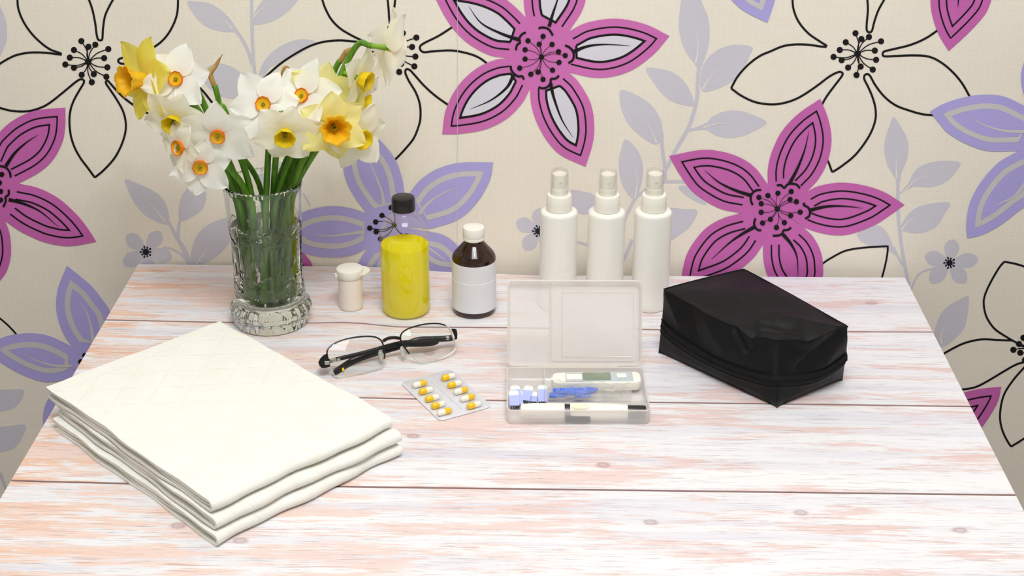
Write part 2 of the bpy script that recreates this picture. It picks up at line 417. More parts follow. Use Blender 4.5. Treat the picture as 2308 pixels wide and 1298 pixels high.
# ================================================================== ROOM
wall = MB().box((-1.6, WALL_Y, 0), (1.6, WALL_Y + .1, 2.6)).build('wall_back', M['wall'], smooth=False); wall['kind'] = 'structure'
fl = MB().box((-1.7, -2.7, -.05), (1.7, WALL_Y + .1, 0)).build('floor', M['floor'], smooth=False); fl['kind'] = 'structure'
for nm, lo, hi in (('wall_left', (-1.7, -2.6, 0), (-1.6, WALL_Y, 2.6)), ('wall_right', (1.6, -2.6, 0), (1.7, WALL_Y, 2.6)), ('wall_front', (-1.7, -2.7, 0), (1.7, -2.6, 2.6)), ('ceiling', (-1.7, -2.7, 2.6), (1.7, WALL_Y + .1, 2.7))):
    q = MB().box(lo, hi).build(nm, M['ceiling' if nm == 'ceiling' else 'paint'], smooth=False); q['kind'] = 'structure'

# ------------------------------------------------------------------ wallpaper prints
S = 3.84667
TILE = dict(A=(0, 0, S), B=(0, 300, S), C=(0, 580, S), D=(560, 0, S), E=(960, 0, S), G=(660, 290, S), H=(1160, 290, S), I=(1380, 0, S),
            J=(1708, 0, S), K=(1500, 210, S), L=(1708, 300, S), M=(1908, 530, 5.77), N=(1908, 730, 2.885), Q=(0, 720, 2.95), P=(0, 0, 1))
def px(t, pts):
    ox, oy, s = TILE[t]; return [Vector((ox + x / s, oy + y / s)) for x, y in pts]
class Print:
    """a printed motif lying on the wall; points are turned into wall points"""
    def __init__(s): s.b = MB(); s.k = 0
    def poly(s, pts, mi, layer):
        s.k += 1; layer += .05 * s.k
        pts = [p.to_3d() for p in pts]
        tr = tessellate_polygon([pts])
        s.b.add([W(p.x, p.y, WALL_Y - .00014 * layer) for p in pts], [list(t) for t in tr], mi)
    def stroke(s, pts, w, mi, layer, taper=False):
        s.k += 1; layer += .05 * s.k
        pts = [Vector((p[0], p[1])) for p in pts]; pts = [p for i, p in enumerate(pts) if i == 0 or (p - pts[i - 1]).length > .05]
        n = len(pts); L = []; Rr = []
        for i, p in enumerate(pts):
            a = (p - pts[i - 1]).normalized() if i > 0 else None; c = (pts[i + 1] - p).normalized() if i < n - 1 else None
            if a is None: a = c
            if c is None: c = a
            t = a + c; t = t.normalized() if t.length > .2 else a
            k = 1 / max(.45, abs(t.dot(a)))
            nn = Vector((-t.y, t.x)) * k
            ww = w[i] if isinstance(w, list) else (w * (1 - .93 * (i / (n - 1))) if taper else w)
            L.append(p + nn * ww / 2); Rr.append(p - nn * ww / 2)
        vs = [W(p.x, p.y, WALL_Y - .00014 * layer) for p in L + Rr]
        s.b.add(vs, [[i, i + 1, n + i + 1, n + i] for i in range(n - 1)], mi)
    def dot(s, c, r, mi, layer):
        s.poly([Vector((c[0] + r * math.cos(a * math.pi / 8), c[1] + r * math.sin(a * math.pi / 8))) for a in range(16)], mi, layer)
    def build(s, name, mats): return s.b.build(name, mats, wall, smooth=False)

def seg_d(p, a, b):
    ab = b - a; t = max(0, min(1, (p - a).dot(ab) / max(ab.length_squared, 1e-9))); return (p - a - ab * t).length
def pl_d(p, line): return min(seg_d(p, line[i], line[i + 1]) for i in range(len(line) - 1))
def offs(line, d, toward):
    out = []
    for i, p in enumerate(line):
        t = (line[min(i + 1, len(line) - 1)] - line[max(i - 1, 0)]).normalized(); n = Vector((-t.y, t.x))
        if n.dot(toward - p) < 0: n = -n
        out.append(p + n * d)
    return out
def inset(s1, s2, c, d, rmin):
    """s1: base->tip, s2: base->tip; returns inset outline base..tip..base"""
    tip = s1[-1]; mid = (s1[len(s1) // 2] + s2[len(s2) // 2]) / 2
    def ok(p, other): return pl_d(p, other) > d * .97 and (p - c).length > rmin
    a = [p for p in offs(s1, d, mid)[:-1] if ok(p, s2)]; b = [p for p in offs(s2, d, mid)[:-1] if ok(p, s1)]
    if len(a) < 3 or len(b) < 3: return None
    ta = (a[-1] - a[-2]).normalized(); tb = (b[-1] - b[-2]).normalized()
    den = ta.x * tb.y - ta.y * tb.x; q = (a[-1] + b[-1]) / 2
    if abs(den) > .1:
        w = b[-1] - a[-1]; k = (w.x * tb.y - w.y * tb.x) / den
        if 0 < k < 60: q = a[-1] + ta * k
    return a + [q] + b[::-1]
def stamens(P, c, dots, mi, layer, r, lw, bow=.12, hub=None):
    for i, d in enumerate(dots):
        v = d - c; nn = Vector((-v.y, v.x)) * bow * (1 if v.x * v.y > 0 else -1)
        P.stroke(cat([c, c + v * .5 + nn, d], 5), lw, mi, layer); P.dot(d, r, mi, layer)
    P.dot(c, hub or r * .9, mi, layer)

def big_flower(name, t, c, petals, mode, dots=None, rings=(), disc=64, rdot=6):
    """mode: magenta_w (pale centres), magenta, lavender"""
    P = Print(); c = px(t, [c])[0]
    LB = 4
    for s1, s2, vein in petals:
        a = cat(px(t, s1), 6); b = cat(px(t, s2), 6)
        P.poly(a + b[::-1][1:] + [c], 0, LB)
    if mode == 'lavender':
        for s1, s2, vein in petals:
            a = cat(px(t, s1), 6); b = cat(px(t, s2), 6)
            o = inset(a, b, c, 20, disc * .85); q = inset(a, b, c, 32, disc * 1.0)
            if o: P.poly(o, 1, LB + 1)
            if q: P.poly(q, 0, LB + 2)
            if vein: P.stroke(cat(px(t, vein), 6), 8, 1, LB + 3, True)
        P.dot(c, disc * .72, 0, LB + 3)
        if dots: stamens(P, c, px(t, dots), 2, LB + 4, rdot, 1.8)
        mats = [M['lavender'], M['band'], M['ink']]
    else:
        for s1, s2, vein in petals:
            a = cat(px(t, s1), 6); b = cat(px(t, s2), 6)
            o = inset(a, b, c, 19, disc * .97); q = inset(a, b, c, 36, disc * 1.12)
            if o: P.stroke(o, 3.6, 1, LB + 1)
            if q:
                if mode == 'magenta_w': P.poly(q, 2, LB + 1)
                P.stroke(q + [q[0]] if mode == 'magenta_w' else q, 5 if mode == 'magenta_w' else 3.6, 1, LB + 2)
            if vein: P.stroke(cat(px(t, vein), 6), 8.5, 1, LB + 3, True)
        for rg in rings: P.stroke(cat(px(t, rg), 5), 5, 1, LB + 3)
        if dots: stamens(P, c, px(t, dots), 1, LB + 3, rdot, 1.1, .1, 6)
        mats = [M['magenta'] if mode == 'magenta_w' else M['magenta_b'], M['ink'], M['inkwhite']]
    return P.build(name, mats)

big_flower('printed_magenta_flower', 'E', (1002, 495), [
    ([(1240, 272), (1400, 195), (1650, 162), (1900, 210), (2112, 313)], [(1240, 628), (1450, 672), (1620, 663), (1800, 600), (1975, 470), (2112, 313)], [(1285, 445), (1400, 402), (1550, 385), (1775, 397)]),
    ([(1240, 628), (1330, 720), (1430, 900), (1460, 1090), (1445, 1250), (1384, 1446)], [(903, 770), (912, 900), (960, 1060), (1050, 1220), (1169, 1345), (1384, 1446)], [(1080, 720), (1110, 850), (1180, 1040), (1275, 1190)]),
    ([(903, 770), (830, 900), (700, 1030), (520, 1120), (300, 1160), (140, 1165)], [(715, 502), (600, 520), (460, 580), (330, 685), (230, 820), (165, 980), (140, 1165)], [(760, 650), (700, 760), (560, 870), (385, 945)]),
    ([(715, 502), (560, 480), (400, 400), (280, 300), (180, 170), (90, 0), (30, -135)], [(868, 155), (800, 85), (700, 0), (560, -70), (400, -115), (200, -140), (30, -135)], [(805, 345), (650, 290), (480, 200), (370, 55)]),
    ([(868, 155), (852, 60), (852, -60), (900, -200), (1040, -330), (1250, -430)], [(1240, 272), (1340, 120), (1385, 0), (1400, -150), (1350, -300), (1250, -430)], [(1068, 230), (1100, 120), (1140, 0), (1180, -150)])],
    'magenta_w',
    [(1016, 315), (885, 353), (982, 383), (1094, 385), (860, 431), (1150, 448), (1208, 481), (860, 511), (1154, 541), (813, 590), (1098, 608), (972, 624), (910, 643), (1015, 688)],
    [[(1205, 393), (1240, 408), (1272, 440), (1282, 480), (1272, 520), (1235, 548)], [(975, 245), (1015, 238), (1060, 250), (1085, 280), (1100, 308)], [(865, 280), (830, 300), (810, 335), (815, 370), (790, 390), (780, 435)],
     [(735, 570), (740, 605), (765, 640), (800, 662), (835, 662), (850, 690)], [(1155, 655), (1125, 680), (1085, 685), (1080, 720), (1050, 755), (1010, 765), (975, 755)]])
big_flower('printed_magenta_flower', 'K', (970, 1003), [
    ([(1225, 855), (1330, 805), (1520, 775), (1720, 800), (1900, 860), (2073, 968)], [(1205, 1165), (1300, 1200), (1450, 1230), (1600, 1222), (1800, 1150), (1930, 1070), (2073, 968)], [(1250, 1015), (1400, 982), (1550, 980), (1710, 997)]),
    ([(887, 790), (888, 650), (925, 500), (1010, 330), (1150, 180), (1342, 48)], [(1225, 855), (1330, 740), (1410, 580), (1440, 400), (1410, 220), (1342, 48)], [(1075, 785), (1150, 640), (1210, 480), (1243, 330)]),
    ([(655, 1040), (500, 1010), (370, 950), (230, 850), (120, 700), (32, 545)], [(887, 790), (780, 650), (650, 560), (480, 505), (300, 493), (32, 545)], [(745, 888), (600, 840), (460, 770), (340, 668)]),
    ([(655, 1040), (492, 1088), (342, 1178), (222, 1328), (162, 1468), (110, 1750)], [(842, 1318), (772, 1418), (672, 1508), (540, 1592), (330, 1670), (110, 1750)], [(770, 1160), (650, 1230), (540, 1310), (400, 1440)]),
    ([(845, 1316), (850, 1446), (890, 1591), (1000, 1740), (1200, 1900)], [(1205, 1171), (1280, 1246), (1340, 1356), (1365, 1476), (1350, 1640), (1200, 1900)], [(1020, 1225), (1090, 1310), (1140, 1420), (1150, 1590)])],
    'magenta',
    [(810, 904), (888, 887), (975, 867), (1090, 852), (1080, 921), (1135, 941), (830, 958), (830, 1032), (1168, 1031), (1085, 1062), (910, 1093), (842, 1125), (1031, 1122), (962, 1164)],
    [[(1205, 950), (1200, 970), (1235, 990), (1252, 1025), (1245, 1065), (1210, 1090)], [(965, 800), (1000, 797), (1030, 820), (1060, 790), (1105, 785), (1140, 795), (1165, 825)], [(830, 838), (780, 845), (745, 880), (740, 930), (757, 970)],
     [(780, 1085), (768, 1130), (780, 1165), (800, 1185), (830, 1190)], [(930, 1235), (970, 1235), (1010, 1220), (1025, 1190), (1060, 1185), (1090, 1165)]], disc=61)
big_flower('printed_magenta_flower', 'B', (-60, 470), [
    ([(-120, 190), (-60, 60), (0, -14), (120, -114), (300, -194), (567, -222)], [(160, 437), (340, 340), (460, 230), (540, 80), (566, -60), (567, -222)], [(50, 285), (130, 170), (230, 80), (330, 15)]),
    ([(160, 437), (330, 475), (500, 560), (650, 690), (750, 810), (835, 942)], [(45, 760), (140, 830), (250, 890), (400, 950), (600, 980), (835, 942)], [(75, 575), (200, 610), (350, 680), (510, 815)]),
    ([(45, 760), (85, 880), (95, 1050), (60, 1190), (0, 1277), (-140, 1420)], [(-240, 700), (-280, 900), (-280, 1100), (-220, 1280), (-140, 1420)], [(-50, 720), (-60, 900), (-110, 1100)])],
    'magenta', [(15, 358), (-5, 430), (5, 505), (5, 580), (-50, 340), (-60, 600)],
    [[(0, 285), (50, 298), (85, 340), (92, 385)], [(75, 490), (75, 530), (48, 555), (50, 590), (28, 640)]], disc=40)
big_flower('printed_magenta_flower', 'J', (1800, -560), [
    ([(1560, -260), (1510, -130), (1498, 0), (1512, 130), (1565, 290), (1655, 443)], [(2080, -260), (2060, -110), (2025, 0), (1980, 110), (1890, 220), (1780, 330), (1655, 443)], [(1770, -300), (1750, -100), (1740, 0), (1735, 65)])], 'magenta')
big_flower('printed_magenta_flower', 'N', (450, 880), [
    ([(480, 560), (600, 500), (765, 445), (880, 420), (1007, 408)], [(700, 840), (800, 750), (880, 672), (950, 570), (990, 490), (1007, 408)], [(560, 800), (700, 640), (820, 580)])], 'magenta')
big_flower('printed_magenta_flower', 'G', (-150, 1600), [
    ([(-170, 1380), (-130, 1250), (-40, 1130), (72, 1062)], [(200, 1450), (200, 1300), (165, 1175), (120, 1110), (72, 1062)], None)], 'magenta')

big_flower('printed_lavender_flower', 'G', (880, 838), [
    ([(640, 735), (540, 600), (462, 450), (433, 280), (460, 110), (590, -45)], [(985, 620), (966, 540), (948, 430), (890, 270), (780, 125), (660, 25), (590, -45)], [(790, 660), (770, 540), (700, 360), (640, 220)]),
    ([(1000, 575), (1100, 450), (1250, 350), (1450, 295), (1738, 292)], [(1190, 868), (1400, 805), (1530, 715), (1640, 580), (1715, 430), (1738, 292)], [(1090, 745), (1180, 640), (1300, 560), (1430, 505)]),
    ([(645, 735), (500, 690), (350, 672), (200, 690), (60, 740), (-150, 890)], [(645, 1040), (520, 1095), (370, 1118), (200, 1105), (50, 1055), (-150, 890)], [(620, 893), (450, 915), (300, 930), (165, 910)]),
    ([(645, 1040), (580, 1140), (540, 1260), (560, 1450)], [(880, 1060), (860, 1200), (760, 1340), (560, 1450)], None),
    ([(1195, 895), (1300, 920), (1400, 985), (1480, 1090), (1520, 1280)], [(1010, 1080), (1120, 1200), (1280, 1270), (1520, 1280)], [(1090, 980), (1230, 1070), (1370, 1180)])],
    'lavender', [(853, 685), (773, 752), (718, 808), (667, 862), (722, 893), (760, 955), (985, 930)], disc=52)
big_flower('printed_lavender_flower', 'C', (735, 905), [
    ([(625, 775), (560, 680), (510, 560), (485, 420), (505, 260), (580, 72)], [(985, 760), (985, 600), (950, 460), (890, 370), (800, 255), (690, 160), (580, 72)], [(810, 740), (790, 600), (750, 480), (695, 390)]),
    ([(625, 775), (540, 730), (430, 683), (300, 658), (140, 665), (0, 705), (-120, 800)], [(700, 990), (560, 1062), (400, 1080), (260, 1045), (130, 985), (0, 905), (-120, 800)], [(670, 935), (500, 940), (330, 900), (205, 830)]),
    ([(640, 1020), (480, 1140), (400, 1260), (372, 1380), (385, 1500), (430, 1680)], [(800, 1100), (820, 1300), (700, 1500), (430, 1680)], None)],
    'lavender', [(700, 905), (735, 850)], disc=44)
big_flower('printed_lavender_flower', 'J', (2500, 1225), [
    ([(2400, 965), (2308, 915), (2130, 835), (1950, 820), (1760, 850), (1600, 905), (1493, 968)], [(2260, 1309), (2000, 1309), (1800, 1244), (1650, 1154), (1570, 1065), (1493, 968)], [(2330, 1140), (2150, 1135), (1980, 1090), (1855, 1020)]),
    ([(2260, 1309), (2080, 1414), (1930, 1584), (1840, 1754), (1808, 1934), (1815, 2066)], [(2480, 1590), (2380, 1740), (2250, 1840), (2100, 1954), (1950, 2034), (1815, 2066)], [(2340, 1560), (2230, 1694), (2120, 1754), (2035, 1794)]),
    ([(2400, 990), (2330, 880), (2288, 740), (2290, 600), (2360, 400)], [(2620, 960), (2600, 700), (2520, 540), (2360, 400)], None)], 'lavender', disc=50)
big_flower('printed_lavender_flower', 'I', (1180, -560), [
    ([(900, -180), (960, -90), (1035, 0), (1150, 100), (1345, 197)], [(1390, -300), (1420, -120), (1410, 0), (1380, 100), (1345, 197)], [(1180, -420), (1220, -250), (1270, -100)])], 'lavender', disc=60)

def outline_flower(strokes, c=None, dots=None, tile='A', w=4.9, r=7):
    P = Print()
    for t, s in strokes: P.stroke(cat(px(t, s), 5), w, 0, 2)
    if dots: stamens(P, px(tile, [c])[0], px(tile, dots), 0, 2, r, 2.4, .1, 7.5)
    P.build('printed_outline_flower', [M['ink']])
O1D = [(705, 356), (641, 433), (767, 405), (826, 387), (939, 425), (605, 499), (903, 503), (566, 559), (641, 587), (931, 583), (708, 648), (813, 642), (922, 665), (796, 712)]
outline_flower([
    ('A', [(150, -20), (160, 80), (210, 200), (300, 320), (420, 420), (515, 458), (534, 470)]), ('A', [(536, 474), (500, 470), (400, 458), (270, 455), (150, 475), (60, 515), (-20, 565)]),
    ('A', [(765, -20), (800, 80), (825, 200), (838, 300), (850, 340), (870, 350), (887, 335), (893, 250), (910, 140), (950, 50), (990, -20)]),
    ('A', [(1545, -20), (1535, 120), (1490, 240), (1420, 340), (1330, 410), (1200, 465), (1080, 495), (1030, 515), (1030, 540), (1070, 552), (1200, 545), (1400, 550), (1560, 610), (1690, 725), (1760, 790), (1840, 890)]),
    ('A', [(-20, 930), (100, 960), (230, 965), (350, 935), (440, 885), (560, 790), (650, 715), (695, 688), (725, 695), (725, 720), (690, 780), (640, 870), (610, 960), (602, 1060), (615, 1180), (650, 1285), (700, 1374), (760, 1454), (822, 1539)]),
    ('A', [(822, 1539), (900, 1474), (990, 1374), (1050, 1264), (1085, 1154), (1090, 1060), (1065, 960), (1010, 860), (950, 770), (920, 725), (920, 705), (940, 705), (975, 745), (1050, 825), (1150, 905), (1300, 993), (1400, 1035)])],
    (765, 535), O1D, 'A')
O2D = [(1275 + (x - 765) * 1.04, 440 + (y - 535) * 1.04) for x, y in O1D]
outline_flower([
    ('D', [(635, -20), (665, 70), (720, 170), (800, 250), (900, 310), (985, 352), (992, 364)]), ('D', [(990, 368), (900, 358), (780, 350), (640, 365), (520, 405), (400, 470), (280, 550), (170, 645), (120, 700)]),
    ('D', [(1205, -20), (1215, 80), (1220, 160), (1230, 215), (1245, 215), (1255, 150), (1265, 60), (1275, -20)]),
    ('D', [(1790, 220), (1650, 310), (1530, 370), (1490, 400), (1490, 430), (1520, 452), (1600, 445), (1750, 437), (1870, 455), (1980, 490), (2065, 548), (2150, 640)]),
    ('D', [(1760, 930), (1620, 830), (1520, 740), (1440, 650), (1400, 608), (1370, 600), (1360, 630), (1390, 700), (1450, 800), (1485, 900), (1492, 1000), (1480, 1080), (1435, 1195), (1365, 1285), (1285, 1370), (1200, 1450)]),
    ('D', [(1160, 560), (1070, 640), (960, 740)]), ('D', [(1190, 600), (1110, 675), (1040, 735), (985, 810), (950, 900), (935, 1050), (960, 1200)])],
    (1275, 440), O2D, 'D')
outline_flower([
    ('J', [(300, -20), (310, 80), (355, 190), (440, 290), (540, 360), (590, 392), (598, 402)]),
    ('J', [(598, 406), (540, 402), (440, 388), (330, 385), (220, 400), (110, 445), (18, 485), (-82, 560), (-172, 660), (-232, 765)]),
    ('J', [(-232, 765), (-142, 830), (-22, 885), (118, 905), (238, 890), (358, 845), (498, 755), (618, 665), (698, 625), (733, 632), (728, 660), (668, 740), (608, 820), (563, 895), (520, 1000), (510, 1150), (550, 1290), (605, 1388), (645, 1493)]),
    ('J', [(645, 1493), (730, 1438), (850, 1338), (960, 1188), (1015, 1058), (1022, 958), (1000, 858), (960, 760), (925, 690), (925, 655), (950, 642), (975, 660), (1020, 740), (1100, 840), (1200, 915), (1320, 960), (1430, 990), (1560, 1002)]),
    ('J', [(948, -20), (955, 80), (945, 200), (945, 260), (965, 280), (990, 265), (1010, 190), (1045, 90), (1100, -10)]),
    ('J', [(1600, 225), (1555, 265), (1450, 335), (1320, 390), (1180, 425), (1100, 445), (1083, 468), (1100, 488), (1200, 485), (1350, 480), (1480, 490), (1580, 535), (1680, 615), (1770, 720), (1850, 860)])],
    (865, 465), [(847, 288), (763, 366), (898, 338), (964, 320), (1069, 358), (711, 433), (1015, 438), (657, 493), (727, 521), (1026, 518), (783, 585), (892, 577), (997, 603), (856, 650)], 'J')
outline_flower([
    ('M', [(2050, 345), (1980, 430), (1870, 620), (1800, 780), (1785, 900), (1820, 1060), (1920, 1210), (2060, 1310), (2250, 1420), (2309, 1452)]), ('M', [(2050, 345), (2180, 368), (2330, 415), (2500, 500)]),
    ('N', [(1078, 107), (980, 104), (880, 100), (780, 120), (700, 155), (600, 215), (520, 290)]), ('N', [(560, 420), (680, 428), (760, 425), (840, 410), (920, 370), (1020, 310), (1100, 265), (1165, 245)]),
    ('N', [(1165, 272), (1080, 370), (1020, 470), (998, 590), (1010, 680), (1040, 750), (1070, 798)]), ('N', [(1070, 798), (1154, 745), (1300, 640)])],
    (1200, 172), [(1122, 130), (1085, 168), (1130, 187), (1150, 90), (1160, 235), (1190, 100)], 'N', w=4.6)
outline_flower([('L', [(500, 1200), (565, 1130), (640, 1080), (760, 1020), (900, 995), (1050, 984), (1125, 980)]), ('L', [(1127, 975), (1125, 1030), (1110, 1120), (1080, 1240), (1040, 1360)])], w=4.4)
outline_flower([('C', [(-30, 505), (60, 580), (140, 665), (190, 740)])], w=4.0)

def leaves(polys, stems, name='printed_pale_leaves', slits=()):
    P = Print()
    for t, p in polys: P.poly(cat(px(t, p), 4, True), 0, 1)
    for t, p, w in stems: P.stroke(cat(px(t, p), 5), w, 0, 1)
    for t, p in slits: P.stroke(cat(px(t, p), 5), 3.0, 1, 2, True)
    P.build(name, [M['pale'], M['wall']])
leaves([('A', [(1620, 18), (1700, 12), (1820, 30), (1920, 90), (2000, 170), (2050, 250), (2025, 278), (1900, 270), (1780, 225), (1690, 140)]),
        ('D', [(35, 212), (180, 195), (330, 110), (430, 0), (450, -60), (200, -60), (110, 20), (50, 120)]),
        ('D', [(90, 655), (130, 540), (220, 440), (350, 365), (470, 340), (580, 370), (420, 480), (280, 540), (160, 600)]),
        ('A', [(2150, 700), (2100, 640), (1990, 570), (1870, 550), (1770, 610), (1760, 690), (1830, 780), (1950, 845), (2100, 860), (2150, 800)]),
        ('A', [(-40, 20), (45, 160), (60, 280), (50, 380), (-30, 490)])],
       [('A', [(2180, -20), (2185, 200), (2190, 400), (2205, 600), (2225, 740)], 8), ('A', [(2030, 240), (2110, 360), (2160, 470), (2185, 560)], 8), ('A', [(2230, 730), (2290, 640), (2340, 560)], 6)],
       slits=[('A', [(2010, 245), (1960, 190), (1875, 140)]), ('D', [(40, 150), (110, 80), (180, 20)])])
leaves([('B', [(1085, 400), (1200, 440), (1330, 500), (1420, 580), (1460, 680), (1465, 770), (1440, 795), (1340, 760), (1230, 690), (1150, 580), (1100, 470)]),
        ('B', [(1690, 410), (1770, 480), (1788, 560), (1760, 650), (1680, 720), (1560, 765), (1550, 650), (1570, 560), (1620, 480)]),
        ('B', [(1990, 740), (1880, 760), (1780, 810), (1700, 900), (1660, 1020), (1655, 1140), (1720, 1150), (1850, 1090), (1950, 1000), (2000, 900)]),
        ('G', [(40, 270), (-100, 290), (-250, 330), (-330, 440), (-250, 500), (-60, 400), (60, 330)])],
       [('B', [(1460, 770), (1530, 900), (1600, 1020), (1655, 1180)], [6 + i * .5 for i in range(16)]), ('B', [(1557, 760), (1545, 850), (1548, 930)], 7), ('B', [(1415, 990), (1500, 1010), (1580, 1060), (1640, 1140)], 5), ('G', [(90, 560), (150, 670)], 4)],
       slits=[('B', [(1430, 770), (1360, 680), (1265, 575)]), ('B', [(1700, 1140), (1760, 1050), (1810, 980)])])
leaves([('I', [(615, -40), (585, 100), (575, 220), (600, 360), (650, 470), (715, 555), (755, 610), (790, 540), (830, 420), (845, 270), (830, 150), (790, 50), (740, -40)]),
        ('I', [(770, 640), (790, 560), (850, 480), (940, 420), (1060, 388), (1213, 408), (1190, 490), (1140, 600), (1060, 690), (960, 750), (850, 790), (790, 795), (762, 740)]),
        ('I', [(290, 595), (400, 595), (520, 625), (610, 690), (670, 780), (715, 910), (640, 915), (520, 880), (430, 810), (370, 730)]),
        ('I', [(75, 780), (180, 810), (290, 870), (380, 960), (430, 1080), (432, 1200), (375, 1255), (260, 1190), (150, 1090), (90, 980), (65, 870)]),
        ('I', [(690, 1130), (800, 1080), (870, 1010), (960, 970), (1060, 958), (1180, 980), (1340, 1060), (1240, 1130), (1130, 1180), (1010, 1195), (900, 1175), (810, 1125)]),
        ('H', [(965, 90), (1060, 180), (1110, 300), (1110, 420), (1080, 540), (1030, 612), (950, 520), (910, 400), (903, 280), (925, 170)]),
        ('H', [(480, 540), (590, 545), (690, 580), (690, 700), (590, 745), (500, 680)]), ('H', [(1320, 705), (1460, 698), (1585, 710), (1540, 820), (1460, 900), (1320, 965)]),
        ('H', [(1420, 500), (1560, 520), (1660, 660), (1500, 590)])],
       [('I', [(755, 560), (742, 700), (735, 850), (700, 1000), (650, 1130), (545, 1310), (480, 1440), (400, 1550)], 9), ('I', [(430, 1150), (432, 1260), (450, 1400), (460, 1560)], 8),
        ('I', [(660, 1130), (740, 1110), (820, 1075)], 6), ('H', [(1300, 370), (1200, 480), (1060, 590), (1000, 690), (945, 830), (920, 1000)], 7), ('H', [(1270, 458), (1450, 460), (1560, 480)], 7), ('H', [(520, 975), (610, 1000), (640, 1010)], 5), ('H', [(1020, 960), (980, 1060), (940, 1140)], 8)],
       slits=[('I', [(722, 550), (742, 420), (738, 280)]), ('I', [(785, 770), (850, 670), (980, 570)]), ('I', [(385, 1240), (340, 1130), (270, 1020)]), ('I', [(790, 1105), (900, 1075), (1080, 1072)]), ('H', [(1045, 600), (1060, 450), (1045, 320)])])
leaves([('L', [(1180, -139), (1250, -40), (1300, 60), (1305, 170), (1280, 270), (1245, 350), (1235, 420), (1200, 400), (1130, 290), (1098, 170), (1105, 50), (1140, -60)]),
        ('L', [(1228, 530), (1300, 440), (1360, 330), (1450, 270), (1590, 240), (1757, 258), (1690, 370), (1600, 440), (1480, 470), (1350, 465)]),
        ('L', [(1230, 830), (1290, 720), (1370, 650), (1500, 610), (1665, 605), (1620, 700), (1560, 800), (1460, 855), (1350, 868), (1265, 850)]),
        ('L', [(860, 870), (950, 810), (1050, 800), (1130, 880), (1180, 1000), (1195, 1060), (1100, 1000), (1000, 985), (900, 940)])],
       [('L', [(1212, 330), (1215, 480), (1215, 650), (1230, 850), (1262, 1080), (1310, 1320)], 8), ('L', [(1175, 990), (1220, 1080), (1262, 1150)], 6)],
       slits=[('L', [(1200, 390), (1200, 300), (1200, 190)]), ('L', [(1250, 520), (1370, 410), (1510, 365)]), ('L', [(1245, 840), (1310, 760), (1400, 710)])])
leaves([('P', [(2182, 667), (2159, 677), (2135, 691), (2119, 710), (2109, 735), (2106, 755), (2118, 778), (2126, 782), (2150, 766), (2172, 742), (2179, 720), (2183, 690)])], [('P', [(2120, 775), (2110, 800), (2100, 830)], 5)],
       slits=[('P', [(2122, 775), (2122, 752), (2136, 730)])])
leaves([('Q', [(-40, 480), (0, 468), (80, 465), (160, 470), (140, 540), (90, 590), (0, 612), (-40, 600)]), ('Q', [(-40, 735), (80, 705), (170, 703), (150, 780), (100, 850), (30, 878), (-40, 875)])], [('Q', [(0, 1020), (45, 1140)], 8)])

def small_flower(t, c, tips, wd, stem=None):
    P = Print(); c = px(t, [c])[0]
    for tip in tips:
        e = px(t, [tip])[0]; v = e - c; n = Vector((-v.y, v.x)).normalized() * wd
        P.poly(cat([c, c + v * .35 + n * .75, c + v * .68 + n, c + v * .92 + n * .55, e, c + v * .92 - n * .55, c + v * .68 - n, c + v * .35 - n * .75], 4, True), 0, 1)
    if stem: P.stroke(cat(px(t, stem), 5), 4.6, 0, 1)
    P.dot(c, 7, 1, 2)
    for k in range(10):
        a = k * .628; r = 12 if k % 2 else 10; d = c + Vector((math.cos(a), math.sin(a))) * r
        P.stroke([c, d], 1.8, 1, 2); P.dot(d, 2.3, 1, 2)
    P.build('printed_small_flower', [M['pale'], M['navy']])
small_flower('B', (1265, 1030), [(1100, 882), (1390, 855), (1490, 1080), (1068, 1135), (1310, 1260)], 17)
small_flower('H', (205, 888), [(15, 805), (85, 1050), (220, 690), (400, 860), (330, 1050)], 17)
small_flower('M', (1340, 360), [(1385, 55), (1022, 265), (1710, 310), (1090, 615), (1545, 615)], 17, [(1180, 415), (980, 480), (900, 570), (850, 680), (820, 800)])
P = Print(); P.stroke(px('P', [(1031, -20), (1031, 300), (1030, 620)]), .9, 0, 14); P.build('wallpaper_seam', [M['pale']])

# the pattern repeats along the wall: the same motifs go on to both sides
def rect(o, dx=0):
    xs = [v.co.x + dx for v in o.data.vertices]; zs = [v.co.z for v in o.data.vertices]; return min(xs), max(xs), min(zs), max(zs)
REPEAT = W(1933, 121).x - W(199, 139).x
x_min, x_max = min(W(0, 0).x, W(0, 1298).x), max(W(2308, 0).x, W(2308, 1298).x)
prints = [o for o in wall.children if o.name.startswith('printed')]; taken = [rect(o) for o in prints]
for o in prints:
    for sh in (REPEAT, -REPEAT):
        r = rect(o, sh)
        if r[0] < -1.55 or r[1] > 1.55 or not (r[0] > x_max or r[1] < x_min): continue
        if any(min(r[1], q[1]) - max(r[0], q[0]) > .02 and min(r[3], q[3]) - max(r[2], q[2]) > .02 for q in taken[:len(prints)]): continue
        c = o.copy(); COL.objects.link(c); c.parent = wall; c.location.x += sh; taken.append(r)

